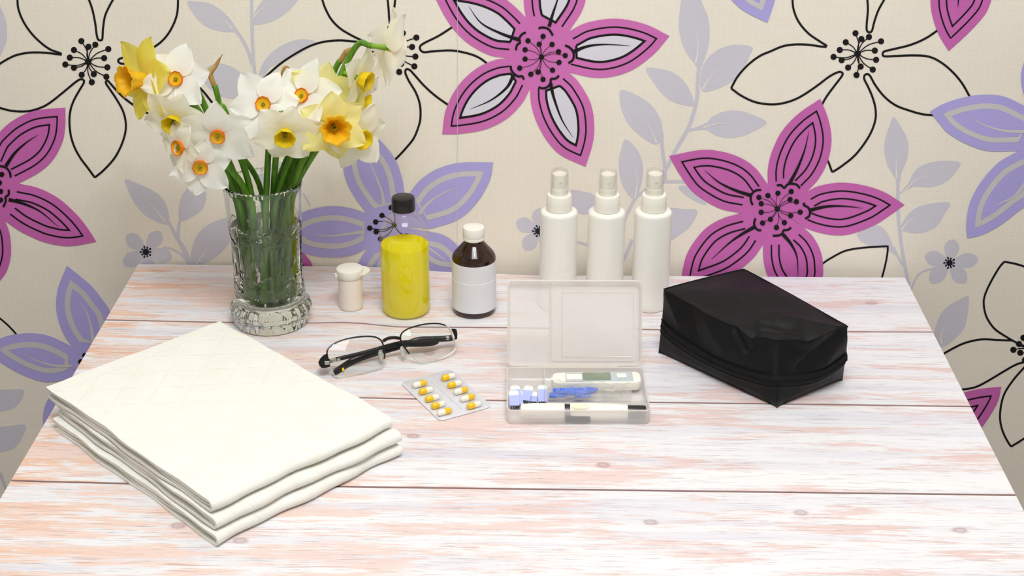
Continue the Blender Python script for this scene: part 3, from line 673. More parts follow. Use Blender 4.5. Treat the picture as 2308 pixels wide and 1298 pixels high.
# ================================================================== TABLE
def xy(u, v): p = T(u, v); return (p.x, p.y)
XL, XR = -.4186, .3797
LINES = [[(XL, .0045), (-.2144, .0045), (-.155, .0035), (-.0976, -.0055), (-.0053, -.0117), (.12, -.0095), (XR, -.0063)],
         [xy(244, 721), xy(494, 726.3), xy(694, 728), xy(787, 726.4), xy(825, 729.5), xy(856, 733), xy(887, 736.3), xy(926, 737), xy(1133, 738.4), xy(1448, 742.6), xy(1906, 747.6), xy(2102, 748.4)],
         [(XL, -.2700), xy(829, 896.6), xy(936, 899), xy(1120, 902.5), xy(1465, 906.6), xy(1908, 912.2), xy(2185, 916)],
         [xy(29, 1083), xy(319, 1090.5), xy(733, 1096), xy(920, 1098.5), xy(1908, 1111), xy(2287.5, 1115.5)],
         [(XL, -.552), (XR, -.552)]]
def line_y(L, x):
    if x <= L[0][0]: return L[0][1]
    for (xa, ya), (xb, yb) in zip(L, L[1:]):
        if x <= xb: return ya + (yb - ya) * (x - xa) / (xb - xa)
    return L[-1][1]
table = thing('table', 'whitewashed pink and orange plank table standing against the floral wall', 'table', (0, -.27, 0))
GAP = .0005; NX = 48
for k in range(4):
    b = MB(); g0 = 0 if k == 0 else GAP; g1 = 0 if k == 3 else GAP
    def sec(x):
        yb = line_y(LINES[k], x) - g0; yf = line_y(LINES[k + 1], x) + g1; c = .0007
        return [(x, yb, TOP - .012), (x, yb, TOP - c), (x, yb - c, TOP), (x, yf + c, TOP), (x, yf, TOP - c), (x, yf, TOP - .012)]
    vs = []; 
    for i in range(NX + 1): vs += sec(XL + (XR - XL) * i / NX)
    fs = [[i * 6 + j, i * 6 + (j + 1) % 6, (i + 1) * 6 + (j + 1) % 6, (i + 1) * 6 + j] for i in range(NX) for j in range(6)]
    fs += [[5, 4, 3, 2, 1, 0], [NX * 6 + j for j in range(6)]]
    b.add(vs, fs); b.m = [(1 if (n < NX * 6 and n % 6 in (0, 1, 3, 4, 5) and not (k == 3 and n % 6 in (3, 4)) and not (k == 0 and n % 6 in (0, 1))) else 0) for n in range(len(fs))]
    b.build('plank', [M['wood'], M['underboard']], table, smooth=False)
MB().box((XL + .001, -.551, TOP - .03), (XR - .001, -.013, TOP - .0125)).build('underboard', M['underboard'], table, smooth=False)
MB().box((XL + .04, -.53, TOP - .1), (XR - .04, -.512, TOP - .03)).build('apron', M['apron'], table, smooth=False)
MB().box((XL + .04, -.05, TOP - .1), (XR - .04, -.032, TOP - .03)).build('apron', M['apron'], table, smooth=False)
for x in (XL + .03, XR - .07):
    for y in (-.535, -.07):
        MB().box((x, y, 0), (x + .04, y + .04, TOP - .03)).build('leg', M['apron'], table, smooth=False)

# ================================================================== UNDERPADS
pc = T(475, 1130, .0345); pd = T(103, 868, .0345); pb = T(885, 940, .0345)
ex = (pd - pc); ex.z = 0; ex.normalize()          # away from the fold, along the layered side
ang = math.atan2(ex.y, ex.x)
LEN = (pd - pc).length; WID = (pb - pc).length
def underpad(label, z0, H, du, dv, L, Wd, seed, rz=0.0, droop=0.0):
    base = pc.copy(); base.z = TOP
    rt = thing('folded_underpad', label, 'underpad', base, ang + rz, 'stack of folded underpads')
    rnd = random.Random(seed)
    ph = [rnd.uniform(0, 6.28) for _ in range(8)]
    def wob(x, y): return .0004 * math.sin(x * 30 + ph[0]) * math.sin(y * 26 + ph[1]) + .00035 * math.sin(x * 90 + y * 60 + ph[2])
    def sheet(nm, a, t, s0, w0, w1, xe_bot, xe_top):
        """U-shaped sheet: a = inset from top/bottom, t = thickness"""
        za, zb = a, H - a; R = (zb - za) / 2; n = 7
        prof_o, prof_i = [], []
        nb = 18
        for i in range(nb + 1):
            x = xe_bot + (s0 + R - xe_bot) * i / nb; prof_o.append((x, za)); prof_i.append((x, za + t))
        for k in range(1, n):
            q = -math.pi / 2 - math.pi * k / n
            prof_o.append((s0 + R + R * math.cos(q), (za + zb) / 2 + R * math.sin(q))); Ri = max(R - t, .0002)
            prof_i.append((s0 + R + Ri * math.cos(q), (za + zb) / 2 + Ri * math.sin(q)))
        for i in range(nb + 1):
            x = s0 + R + (xe_top - s0 - R) * i / nb; prof_o.append((x, zb)); prof_i.append((x, zb - t))
        N = len(prof_o); MY = 22; b = MB()
        def pt(p, j):
            y = w0 + (w1 - w0) * j / MY; x, z = p
            edge = .0012 * math.sin(y * 55 + ph[3]) + .0008 * math.sin(y * 140 + ph[4])
            k = min(1, z / H) * (1.0 if z0 > 0 or z > H * .5 else 0)
            zz = z0 + z + wob(x, y) * k
            e2 = math.sin(x * 47 + ph[5] + a * 900) * .0009 + math.sin(x * 120 + ph[6]) * .0005
            # pressed lower, softly, at the open side edges
            s = min(y - w0, w1 - y) / .012
            sq = (1 - max(0, min(1, s))) ** 2
            zz = z0 + (zz - z0) * (1 - .10 * sq)
            return Vector((x + edge * (1 if x < .02 else .4) + du, y + dv + e2 * (1 if j in (0, MY) else 0), zz))
        for j in range(MY + 1):
            b.v += [pt(p, j) for p in prof_o] + [pt(p, j) for p in prof_i]
        for j in range(MY):
            A, B = j * 2 * N, (j + 1) * 2 * N
            for i in range(N - 1):
                b.f.append([A + i, B + i, B + i + 1, A + i + 1]); b.f.append([A + N + i, A + N + i + 1, B + N + i + 1, B + N + i])
            b.f.append([A, A + N, B + N, B]); b.f.append([A + N - 1, B + N - 1, B + 2 * N - 1, A + 2 * N - 1])
        for A in (0, MY * 2 * N):
            for i in range(N - 1): b.f.append([A + i, A + i + 1, A + N + i + 1, A + N + i] if A == 0 else [A + i, A + N + i, A + N + i + 1, A + i + 1])
        b.m = [0] * len(b.f)
        return b.build(nm, M['pad'], rt, local=True, angle=60)
    sheet('outer_sheet', 0, .0024, 0, 0, -Wd, L - .003, L)
    sheet('inner_sheet', .0030, .0022, .003, -.0022, -Wd + .002, L - .006, L - .002)
    return rt
# local y runs away to the right of ex, so widths are negative
underpad('bottom cream underpad of the folded stack, resting on the table', .0003, .0115, -.010, .0035, LEN - .004, WID + .006, 3, .012)
underpad('middle cream underpad of the folded stack, between two others', .0121, .0110, -.006, .0015, LEN - .004, WID + .004, 5, -.006)
underpad('top cream quilted underpad, uppermost of the folded stack', .0234, .0112, 0, 0, LEN, WID, 9)

# ================================================================== VASE
vc = T(613, 721, .0004); VX, VY = vc.x, vc.y
vase = thing('glass_vase', 'tall clear cut glass vase holding the daffodils', 'vase', vc)
def vase_cut(a, z):
    """depth of the cuts into the outside at angle a, height z (metres)"""
    n = 6; sec = 2 * math.pi / n; q = ((a + 1.2) % sec) / sec      # 0..1 in a panel
    d = 0
    def vcut(dist, w, dep): return dep * max(0, 1 - abs(dist) / w)
    ax = (q - .5) * sec * .0335                                     # arc metres from panel centre
    zz = z - .072
    if .024 < z < .125:
        # long vertical mitre between the panels
        if .036 < z < .108:
            e = min(q, 1 - q) * sec * .0335; w = .0022 * (1 - abs(z - .066) / .046) ** .5 if abs(z - .066) < .046 else 0
            if w > .0003: d = max(d, vcut(e, w, .0014))
        # crossing diagonals
        for k in (-1, 1):
            for z1 in (.052, .098):
                dist = (zz + .072 - z1) - k * ax * .62
                if abs(ax) < .0165: d = max(d, vcut(dist, .0011, .0009))
        # star fans at the panel bottoms and sides
        for cz, cxx in ((.046, 0), (.094, .0168), (.094, -.0168)):
            dx, dz = ax - cxx, z - cz; r = math.hypot(dx, dz)
            if .001 < r < .014:
                tt = math.atan2(dz, dx); s = abs(((tt / (math.pi / 8)) + .5) % 1 - .5) * (math.pi / 8) * r
                d = max(d, vcut(s, .00075, .0008 * (1 - r / .014)))
        # round lenses
        for cz in (.072, .104):
            r = math.hypot(ax, z - cz)
            if r < .0062: d = max(d, .0008 * (1 - (r / .0062) ** 2) ** .5 if r < .0048 else .0004)
        # hobnail panels at the sides of each panel
        if .056 < z < .088 and .25 < abs(q - .5) < .43:
            d = max(d, .0003 * (1 + math.sin(ax * 3400) * math.sin(z * 3400)))
    return d
outer = [(.0, 0), (.034, 0), (.0358, .0012), (.0366, .004), (.0368, .008), (.0385, .0115), (.0396, .0155), (.0392, .0185), (.0372, .0218), (.0352, .0238), (.0343, .026)]
zz = .026
while zz < .1405:
    zz += .0008; f = (zz - .026) / .1156
    r = .0343 - .0014 * math.sin(min(1, f / .62) * math.pi) if f < .62 else .0343 + (.0366 - .0343) * ((f - .62) / .38) ** 1.25
    outer.append((r, zz))
NO = len(outer)
prof = outer + [(.0366, .1436), (.0353, .1443), (.0338, .1437)] + [(.0338 - .0030 * (1 - i / 8) , .1437 - (.1437 - .030) * (8 - i) / 8) for i in range(7, -1, -1)] + [(.0288, .0255), (.026, .0228), (.02, .0217), (0, .0213)]
def vfr(a, r, z, j):
    if 0 < j < 11 and z < .022: r -= .0006 * (1 + math.cos(a * 22)) * (1 if z > .004 else .4)
    elif j < NO: r -= vase_cut(a, z)
    if NO - 3 <= j < NO + 2:
        s = .5 + .5 * math.cos(a * 44); z += .0011 * s - .0006; r += .0004 * s
    return r, z
vb = MB().lathe(prof, 264, vc, fr=vfr).build('glass_body', M['vase'], vase, merge=True, angle=30)
wp = [(0, .0216), (.02, .022), (.026, .0231), (.0287, .0258), (.0307, .032), (.0312, .05), (.0320, .08), (.0327, .1015), (.0322, .1022), (0, .1018)]
MB().lathe(wp, 64, vc).build('water', M['water'], vase, merge=True)

# ================================================================== DAFFODILS
def frame(z, roll=0):
    z = z.normalized(); x = Vector((0, 0, 1)).cross(z)
    x = x.normalized() if x.length > .05 else Vector((1, 0, 0)); y = z.cross(x)
    m = Matrix((x, y, z)).transposed(); return m @ Matrix.Rotation(roll, 3, 'Z')
FL = []
def daffodil(label, u, v, dy, face, Lp, kind, pm, rim_u, seed, roll=0.0, bend=.030, curl=.0, wide=.45, over=None, light=False):
    rnd = random.Random(seed)
    c = W(u, v, VY + dy)
    d = (CR * face[0] + CU * face[1] - fw * face[2]).normalized()
    Mx = frame(d, roll)
    base = Vector((VX + (rnd.uniform(-.012, .012)) + (rim_u - 600) * .00016, VY + rnd.uniform(-.012, .012), TOP + .0245))
    rt = thing('daffodil', label, 'flower', base, 0, 'daffodils in the glass vase')
    # petals: three outer behind three inner
    for k in range(6):
        a = k * math.pi / 3 + rnd.uniform(-.08, .08); inner = k % 2; L = Lp * rnd.uniform(.93, 1.05)
        cu = curl + rnd.uniform(-.14, .14); tw = rnd.uniform(-.22, .22); fold = rnd.uniform(.02, .2); zb = .0014 if inner else -.0022
        ww = wide * rnd.uniform(.92, 1.06) * (1.06 if not inner else .95); ph = rnd.uniform(0, 6)
        def fn(s, t, a=a, L=L, cu=cu, tw=tw, fold=fold, zb=zb, ww=ww, ph=ph):
            q = (t - .5) * 2
            hw = L * ww * (math.sin(math.pi * min(1, s ** .78 * .985 + .015)) ** .62) * (1 - .25 * s * s) + .0006 * (1 - s)
            if s > .93: hw *= max(.0, (1 - s) / .07) ** .6
            rr = .003 + L * s; y = q * hw
            z = zb + L * (cu * s * s + .10 * math.sin(s * 2.4)) + fold * hw * (q * q - .3) + tw * y * s + .0010 * math.sin(q * 4 + s * 7 + ph) * s
            p = Vector((rr * math.cos(a) - y * math.sin(a), rr * math.sin(a) + y * math.cos(a), z)); return c + Mx @ p
        MB().grid(fn, 10, 8).build('petal', pm, rt, angle=0)
    # corona
    def ruf(n, amp): return lambda a, r, z, j: (r * (1 + amp * math.sin(a * n + seed) * (z / .02 + .2) + amp * .6 * math.sin(a * (n * 2 + 1) + 2) * (z / .02 + .1)), z + amp * .004 * math.sin(a * n * 1.5))
    if kind == 'eye':
        b = MB(); pr = [(.0022, .0030), (.0046, .0034), (.0059, .0042), (.0065, .0050), (.0069, .0055), (.0067, .0058)]
        b.lathe([(.0004, .0030)] + pr[:4], 28, c, 0, ruf(9, .06), Mx); b.lathe(pr[3:] + [(.0063, .0052), (.0062, .0030), (.0060, .0005)], 28, c, 1, ruf(9, .06), Mx)
        co = b.build('corona', [M['cup_orange'], M['rim_orange']], rt, angle=0)
        sb = MB().lathe([(0, .0044), (.0010, .0042), (.0016, .0036), (.0018, .0028)], 12, c, 0, None, Mx)
        for k in range(6):
            a = k * 1.047; sb.sphere(c + Mx @ Vector((.0014 * math.cos(a), .0014 * math.sin(a), .0046)), .0006, 0, 6)
        sb.build('stamens', M['stamen'], rt, angle=0)
    else:
        if kind == 'cup': pr = [(.0032, .000), (.0062, .0022), (.0080, .0060), (.0088, .0095), (.0095, .0112), (.0090, .0112), (.0080, .0085), (.0058, .0030), (.001, .001)]
        else: pr = [(.0045, -.001), (.0068, .004), (.0078, .011), (.0088, .017), (.0112, .0215), (.0136, .0240), (.0130, .0246), (.0100, .0215), (.0076, .016), (.0064, .006), (.001, .002)]
        b = MB().lathe(pr, 36, c, 0, ruf(7, .06 if kind == 'cup' else .065), Mx)
        b.build('corona', M['cup_yellow'] if kind == 'cup' else M['cup_orange'], rt, angle=0)
        sb = MB()
        for k in range(6):
            a = k * 1.047; zt = .008 if kind == 'cup' else .015
            sb.tube([c + Mx @ Vector((.001 * math.cos(a), .001 * math.sin(a), .002)), c + Mx @ Vector((.002 * math.cos(a), .002 * math.sin(a), zt))], .0007, 5)
        sb.build('stamens', M['stamen'], rt, angle=0)
    # floral tube and stem
    back = c - d * .016
    rim = W(rim_u, 437, VY + rnd.uniform(-.016, .014))
    rim.x = max(VX - .0285, min(VX + .0285, rim.x))
    hyp = math.hypot(rim.x - VX, rim.y - VY)
    if hyp > .0285: rim.x = VX + (rim.x - VX) * .0285 / hyp; rim.y = VY + (rim.y - VY) * .0285 / hyp
    neck = c - d * bend + Vector((0, 0, .010)) if over is None else W(over[0], over[1], VY + dy + .008)
    MB().tube([c + d * .0015, c - d * .006, c - d * .012, back], [.0031, .0024, .0022, .0030], 10).build('floral_tube', M['stem_light'], rt, angle=0)
    stpts = [base, base.lerp(rim, .5), rim, rim.lerp(neck, .55) + (neck - rim).cross(Vector((0, 1, 0))).normalized() * 0 + Vector((0, 0, .004)), neck, back]
    path = cat(stpts, 7)
    n = len(path); MB().tube(path, [.0029 if i < n - 9 else .0029 - .0011 * (i - n + 9) / 9 for i in range(n)], 10, flat=1.25, up=(0, 1, 0) if False else None).build('stem', M['stem'], rt, angle=0)
    return rt, c, d, neck
PW, PC2, PLm, PY = M['petal_white'], M['petal_cream'], M['petal_lemon'], M['petal_yellow']
daffodil('yellow trumpet daffodil furthest from the bottles, facing away from the others', 330, 180, -.012, (-.64, -.14, .72), .038, 'trumpet', PY, 527, 1, .35, curl=.05, wide=.40)
daffodil('white daffodil with orange-rimmed eye next to the yellow trumpet daffodil', 400, 180, -.02, (-.18, .05, 1), .031, 'eye', PW, 546, 2, .35)
daffodil('drooping white daffodil with plain yellow cup below the upright white one', 396, 268, -.035, (-.2, -.66, .7), .029, 'cup', PC2, 540, 3, .1, over=(437, 236))
daffodil('white daffodil with flat orange eye, largest just above the vase rim', 492, 303, -.042, (0, -.6, .8), .032, 'eye', PW, 566, 4, .5)
daffodil('small half-hidden white daffodil showing an orange eye edge-on', 408, 332, -.052, (-.62, -.2, .74), .022, 'eye', PC2, 533, 5, .0)
daffodil('lowest white daffodil, hanging over the vase rim', 452, 373, -.048, (.12, -.48, .85), .027, 'eye', PW, 556, 6, .25, over=(478, 336))
daffodil('white daffodil with yellow orange-edged eye at centre of the bouquet', 596, 236, -.034, (-.1, -.02, 1), .031, 'eye', PW, 600, 7, .15)
daffodil('white daffodil with slanted orange eye right of the bouquet centre', 684, 219, -.022, (-.36, .2, .9), .034, 'eye', PW, 626, 8, .4)
daffodil('nodding white daffodil with yellow cup low in the bouquet middle', 642, 297, -.052, (.1, -.68, .7), .030, 'cup', PC2, 616, 9, .2, over=(632, 258))
daffodil('yellow trumpet daffodil with orange ruffled trumpet facing the front', 750, 281, -.036, (.22, -.3, .9), .030, 'trumpet', PLm, 652, 10, .55, wide=.46)
daffodil('pale lemon daffodil with yellow cup behind the yellow trumpet', 731, 212, -.008, (0, -.5, .85), .031, 'cup', PLm, 640, 11, .3, wide=.42)
daffodil('cream daffodil with yellow cup drooping low beside the yellow trumpet', 806, 306, -.02, (.58, -.42, .66), .031, 'cup', PC2, 660, 12, .1)
daffodil('cream daffodil seen from the side below the highest bloom', 808, 176, -.004, (.72, -.32, .22), .029, 'cup', PC2, 664, 13, .45, over=(778, 184))
daffodil('highest daffodil, cream, turned sideways on an arched green stalk', 872, 108, -.004, (.82, -.05, -.48), .036, 'cup', PC2, 668, 14, .0, over=(800, 108))
daffodil('lemon daffodil turned away behind the yellow trumpet', 806, 232, .008, (.8, -.1, -.25), .026, 'cup', PLm, 662, 15, .2, over=(778, 240))
# withered stalks with dry sheaths
def dry_stalk(label, rim_u, pts, tip, dy, seed):
    rnd = random.Random(seed)
    base = Vector((VX + (rim_u - 600) * .0002, VY + rnd.uniform(-.008, .012), TOP + .0245))
    rt = thing('withered_stalk', label, 'flower stalk', base)
    rim = W(rim_u, 437, VY + dy); P3 = [base, rim] + [W(u, v, VY + dy) for u, v in pts]
    MB().tube(cat(P3, 7), .0026, 9).build('stem', M['stem'], rt, angle=0)
    tp = [W(pts[-1][0], pts[-1][1] + 4, VY + dy)] + [W(u, v, VY + dy - .002) for u, v in tip]
    q = cat(tp, 6); n = len(q); MB().tube(q, [.0026 * (1 - (i / (n - 1)) ** 2 * .9) * (1.25 if .35 < i / n < .8 else 1) for i in range(n)], 8, flat=.6).build('dry_sheath', M['dry'], rt, angle=0)
dry_stalk('withered stalk with brown pointed sheath standing above the white flowers', 590, [(530, 330), (500, 255), (490, 215), (484, 192)], [(474, 166), (486, 148), (502, 121)], .006, 1)
dry_stalk('short withered stalk with brown tip behind the central white flowers', 622, [(668, 300), (664, 200), (655, 168)], [(645, 152), (636, 168), (632, 186)], .012, 2)
dry_stalk('bent green stalk with brown sheath under the highest daffodil', 650, [(720, 260), (752, 165), (766, 136)], [(778, 120), (788, 112), (800, 106)], .014, 3)

# ================================================================== BOTTLES
# pill bottle
c = T(792, 692); pill = thing('pill_bottle', 'small white pill bottle with flip lid beside the vase', 'pill bottle', c)
MB().lathe([(0, 0), (.0105, 0), (.0114, .0008), (.0117, .0025), (.0121, .033), (.0112, .036), (0, .036)], 40, c).build('body', M['pill_white'], pill)
lid = MB().lathe([(0, .0345), (.0128, .0345), (.0132, .0352), (.0134, .041), (.0128, .0424), (.0105, .0430), (0, .0430)], 40, c).build('flip_lid', M['white_plastic'], pill)
d1 = Vector((.93, .36, 0)).normalized(); d2 = Vector((-d1.y, d1.x, 0)); b = MB()
tabp = [(.006, -.0115), (.0145, -.0095), (.0185, -.0055), (.0198, 0), (.0185, .0055), (.0145, .0095), (.006, .0115)]
b.prism(cat([Vector((x, y)) for x, y in tabp], 3), .0375, .0388, 0, lambda x, y, z: c + d1 * x + d2 * y + Vector((0, 0, z))); b.build('thumb_tab', M['white_plastic'], lid, angle=30)
b = MB().box((-.0152, -.002, .0355), (-.0122, .002, .0385), 0, lambda x, y, z: c + d1 * x + d2 * y + Vector((0, 0, z))); b.build('lid_hinge', M['white_plastic'], lid, smooth=False)

# yellow bottle
c = T(916, 700); yb = thing('liquid_bottle', 'clear plastic bottle half full of yellow liquid with a black screw cap', 'bottle', c)
body = [(0, .0012), (.012, .0006), (.0205, 0), (.0228, .0008), (.0239, .0035), (.0241, .008), (.0241, .079), (.0238, .084), (.0226, .0905), (.0202, .0962), (.0165, .1005), (.0125, .1033), (.0104, .1046), (.0098, .106), (.0098, .114)]
inn = [(r - .0008 if r > .001 else 0, z + (.0008 if z < .01 else 0)) for r, z in body][::-1]
MB().lathe(body + inn, 56, c).build('bottle_body', M['pet'], yb, merge=True, angle=50)
lq = [(0, .0022), (.012, .0018), (.0200, .0014), (.0219, .002), (.0229, .0042), (.0231, .009), (.0231, .0715), (.0226, .0722), (.0, .0720)]
MB().lathe(lq, 56, c).build('yellow_liquid', M['liquid'], yb, merge=True, angle=50)
MB().lathe([(.0098, .105), (.0118, .105), (.0120, .1058), (.0118, .1066), (.0098, .1068)], 40, c).build('neck_ring', M['pet'], yb)
MB().lathe([(.0096, .1078), (.0112, .1074), (.0115, .1085), (.0110, .1192), (.0103, .1206), (.0094, .121), (0, .121)], 64, c, fr=lambda a, r, z, j: (r * (1 + (.006 * math.sin(a * 32) if 1 < j < 4 else 0)), z)).build('screw_cap', M['black_plastic'], yb, angle=35)

# amber bottle
c = T(1069, 699); ab = thing('medicine_bottle', 'brown glass medicine bottle with blank white label and white cap', 'bottle', c)
MB().lathe([(0, .0006), (.017, 0), (.0200, .0006), (.0211, .0026), (.0214, .006), (.0214, .0560), (.0212, .0585), (.0202, .0612), (.0184, .0638), (.0112, .0722), (.0098, .0738), (.0095, .0752), (.0095, .078), (0, .078)], 56, c).build('glass_body', M['amber'], ab, angle=60)
lb = MB().lathe([(.0214, .0062), (.02165, .0064), (.02165, .0556), (.0214, .0558)], 64, c).build('paper_label', M['label'], ab, angle=30)
MB().lathe([(.0216, .0368), (.0218, .0370), (.0218, .0374), (.0216, .0376)], 64, c).build('label_seam', M['label_line'], lb)
MB().lathe([(.0088, .0768), (.0103, .0766), (.0106, .0774), (.0106, .0790), (.0104, .0796), (.0106, .0802), (.0106, .0878), (.0101, .0893), (.0092, .0897), (0, .0897)], 72, c, fr=lambda a, r, z, j: (r * (1 + (.008 * (1 if math.sin(a * 24) > .6 else 0) if 4 < j < 7 else 0)), z)).build('screw_cap', M['white_plastic'], ab, angle=30)

# spray bottles
for lab, (u, v) in (('white spray bottle on the side nearest the brown bottle', (1256, 689)), ('white spray bottle in the middle of three', (1361, 690)), ('white spray bottle standing nearest the black bag', (1463, 689))):
    c = T(u, v); sp = thing('spray_bottle', lab, 'spray bottle', c, 0, 'white pump spray bottles')
    MB().lathe([(0, .0008), (.0150, 0), (.0172, .0006), (.0181, .0026), (.0182, .006), (.0181, .0988), (.0178, .1010), (.0170, .1022), (.0155, .1028), (.0118, .1032), (0, .1032)], 56, c).build('bottle_body', M['bottle_white'], sp, angle=50)
    MB().lathe([(.0100, .1036), (.0122, .1036), (.0124, .1044), (.0119, .1180), (.0113, .1192), (.0098, .1195), (.0074, .1192), (0, .1192)], 96, c, fr=lambda a, r, z, j: (r * (1 + (.012 * math.sin(a * 48) if 1 < j < 4 else 0)), z)).build('ribbed_collar', M['white_plastic'], sp, angle=35)
    pm_ = MB().lathe([(.0086, .1190), (.0083, .1245), (.0079, .1258), (.0074, .1260), (.0073, .1385), (.0069, .1402), (.0060, .1404), (.0052, .1394), (0, .1390)], 40, c).build('spray_pump', M['white_plastic'], sp, angle=35)
    dn = Vector((-CP.x * 0 + .12, -1, 0)).normalized()
    MB().tube([c + dn * .0066 + Vector((0, 0, .1345)), c + dn * .0079 + Vector((0, 0, .1345))], .0013, 12).build('nozzle', M['white_plastic'], pm_)
    MB().lathe([(.0090, .1197), (.0087, .1410), (.0082, .1432), (.0074, .1438), (0, .1438), (0, .1432), (.0074, .1432), (.0078, .1426), (.0082, .1405), (.0085, .1197)], 40, c).build('clear_overcap', M['clear_cap'], sp, angle=40)

# ================================================================== EYEGLASSES
TG = lambda x, y: (700 + x / 6.411, 710 + y / 6.411)
ga = T(*TG(520, 905)); gb = T(*TG(1655, 706))
e1 = (gb - ga); e1.z = 0; e1.normalize(); bk = Vector((-e1.y, e1.x, 0))
lean = math.radians(34)
e2 = (Vector((0, 0, 1)) * math.cos(lean) + bk * math.sin(lean)); gn = e1.cross(e2)     # gn points to the viewer side
if gn.dot(fw) > 0: gn = -gn
def G(x, y, o=0.0):
    p = PL(*TG(x, y), ga - gn * o + Vector((0, 0, .0008)), gn)
    if p.z < TOP + .0008: p = T(*TG(x, y), .0008)
    return p
def Gt(x, y, o, r):
    p = PL(*TG(x, y), ga - gn * o, gn)
    if p.z < TOP + r: p = T(*TG(x, y), r)
    return p
gl = thing('eyeglasses', 'half-rimmed black metal reading glasses lying folded on the table', 'eyeglasses', (ga + gb) / 2)
lens_l = [(238, 545), (250, 498), (310, 435), (430, 373), (600, 328), (780, 307), (920, 313), (1000, 347), (1040, 400), (1064, 480), (1074, 560), (1064, 645), (1045, 718), (985, 765), (800, 825), (600, 878), (450, 903), (370, 892), (330, 840), (295, 765), (262, 660)]
lens_r = [(1300, 325), (1322, 262), (1400, 202), (1550, 152), (1700, 124), (1850, 122), (1950, 148), (2005, 190), (2045, 285), (2082, 385), (2098, 450), (2070, 520), (1950, 600), (1800, 665), (1655, 704), (1540, 665), (1440, 570), (1372, 482), (1318, 390)]
def lens(pts, rim, nm=''):
    o = cat([G(x, y) for x, y in pts], 4, True)
    cen = sum(o, Vector()) / len(o); b = MB(); n = len(o)
    rings = []
    for s in (1, .8, .55, .28):
        rings.append([cen + (p - cen) * s + gn * .0022 * (1 - s * s) for p in o])
    for side in (0, 1):
        vs = [p - gn * (.0017 * side) for q in rings for p in q] + [cen + gn * .0022 - gn * (.0017 * side)]
        fs = [[i * n + k, i * n + (k + 1) % n, (i + 1) * n + (k + 1) % n, (i + 1) * n + k] for i in range(3) for k in range(n)] + [[3 * n + k, 3 * n + (k + 1) % n, 4 * n] for k in range(n)]
        b.add(vs, fs if side == 0 else [f[::-1] for f in fs])
    k0 = 0; half = 4 * n + 1
    b.f += [[k, half + k, half + (k + 1) % n, (k + 1) % n] for k in range(n)]; b.m += [0] * n
    lo = b.build('lens', M['lens'], gl, angle=50)
    # polished lens edge, seen as a pale line on the rimless side
    MB().tube(cat([G(x, y) - gn * .0008 for x, y in rim[1]], 5), .0007, 6).build('lens_edge', M['clear_edge'], lo)
    MB().tube(cat([G(x, y) - gn * .0006 for x, y in rim[0]], 6), .00075, 8).build('half_rim', M['gloss_black'], gl)
M['clear_edge'] = clear('lens_edge', (.97, .98, .97, 1), .2, .1, .55, rgb(236, 236, 228))
lens(lens_l, ([(262, 660), (240, 560), (250, 498), (310, 435), (430, 373), (600, 328), (780, 307), (920, 313), (1000, 347), (1040, 400), (1064, 480), (1074, 560), (1066, 635)], [(1064, 645), (1045, 718), (985, 765), (800, 825), (600, 878), (450, 903), (370, 892), (330, 840), (295, 765), (262, 660)]))
lens(lens_r, ([(1430, 558), (1372, 482), (1318, 390), (1300, 325), (1322, 262), (1400, 202), (1550, 152), (1700, 124), (1850, 122), (1950, 148)], [(1950, 148), (2005, 190), (2045, 285), (2082, 385), (2098, 450), (2070, 520), (1950, 600), (1800, 665), (1655, 704), (1540, 665), (1440, 570)]))
MB().tube(cat([G(1045, 378, .0006), G(1110, 340, .0004), G(1200, 325, 0), G(1302, 338, .0006)], 6), .0016, 8).build('bridge', M['gloss_black'], gl)
for pts, pad in (([(1035, 500), (1015, 530), (1012, 575)], (1018, 580)), ([(1420, 545), (1385, 545), (1340, 520)], (1330, 525))):
    ar = MB().tube(cat([G(*p, o) for p, o in zip(pts, (.001, .003, .004))], 5), .0005, 6).build('nose_pad_arm', M['chrome'], gl)
    MB().sphere(G(*pad, .0045), .0052, 0, 12, Matrix((e1, gn, e2)).transposed(), (.5, .32, 1)).build('nose_pad', M['clear_edge'], gl)
# end pieces
def endpiece(pts, o0, o1, nm='end_piece'):
    b = MB(); n = len(pts); A = [G(x, y, o0) for x, y in pts]; B = [Gt(x, y, o1, .001) for x, y in pts]
    b.add(A + B, [list(range(n)), [n + i for i in range(n)][::-1]] + [[i, n + i, n + (i + 1) % n, (i + 1) % n] for i in range(n)])
    return b.build(nm, M['gloss_black'], gl, smooth=False)
endpiece([(238, 555), (190, 575), (140, 625), (110, 685), (130, 735), (160, 765), (215, 765), (285, 745), (262, 660)], -.0005, .006)
endpiece([(2030, 200), (2075, 195), (2108, 205), (2122, 270), (2118, 345), (2090, 350), (2062, 265)], 0, .006)
MB().tube([Gt(200, 690, -.0016, .001), Gt(262, 690, -.0016, .001)], .0017, 8).build('hinge', M['chrome'], gl)
MB().tube([Gt(2085, 352, .004, .001), Gt(2105, 340, .004, .001)], .0012, 8).build('hinge', M['chrome'], gl)
def arm(pts, rad, o0, o1, nm):
    q = cat([Gt(x, y, o0 + (o1 - o0) * i / (len(pts) - 1), .0022) for i, (x, y) in enumerate(pts)], 5)
    n = len(q); rr = [rad[0] + (rad[1] - rad[0]) * min(1, max(0, (i / (n - 1) - .45) / .25)) for i in range(n)]; rr[-1] *= .35; rr[-2] *= .7; rr[-3] *= .88
    return MB().tube(q, rr, 10, flat=.42, up=tuple(e2)).build(nm, M['gloss_black'], gl)
a1 = arm([(270, 665), (450, 622), (650, 575), (850, 525), (1050, 470), (1310, 412), (1480, 412), (1660, 408), (1850, 392)], (.0021, .0032), .006, .010, 'temple_arm')
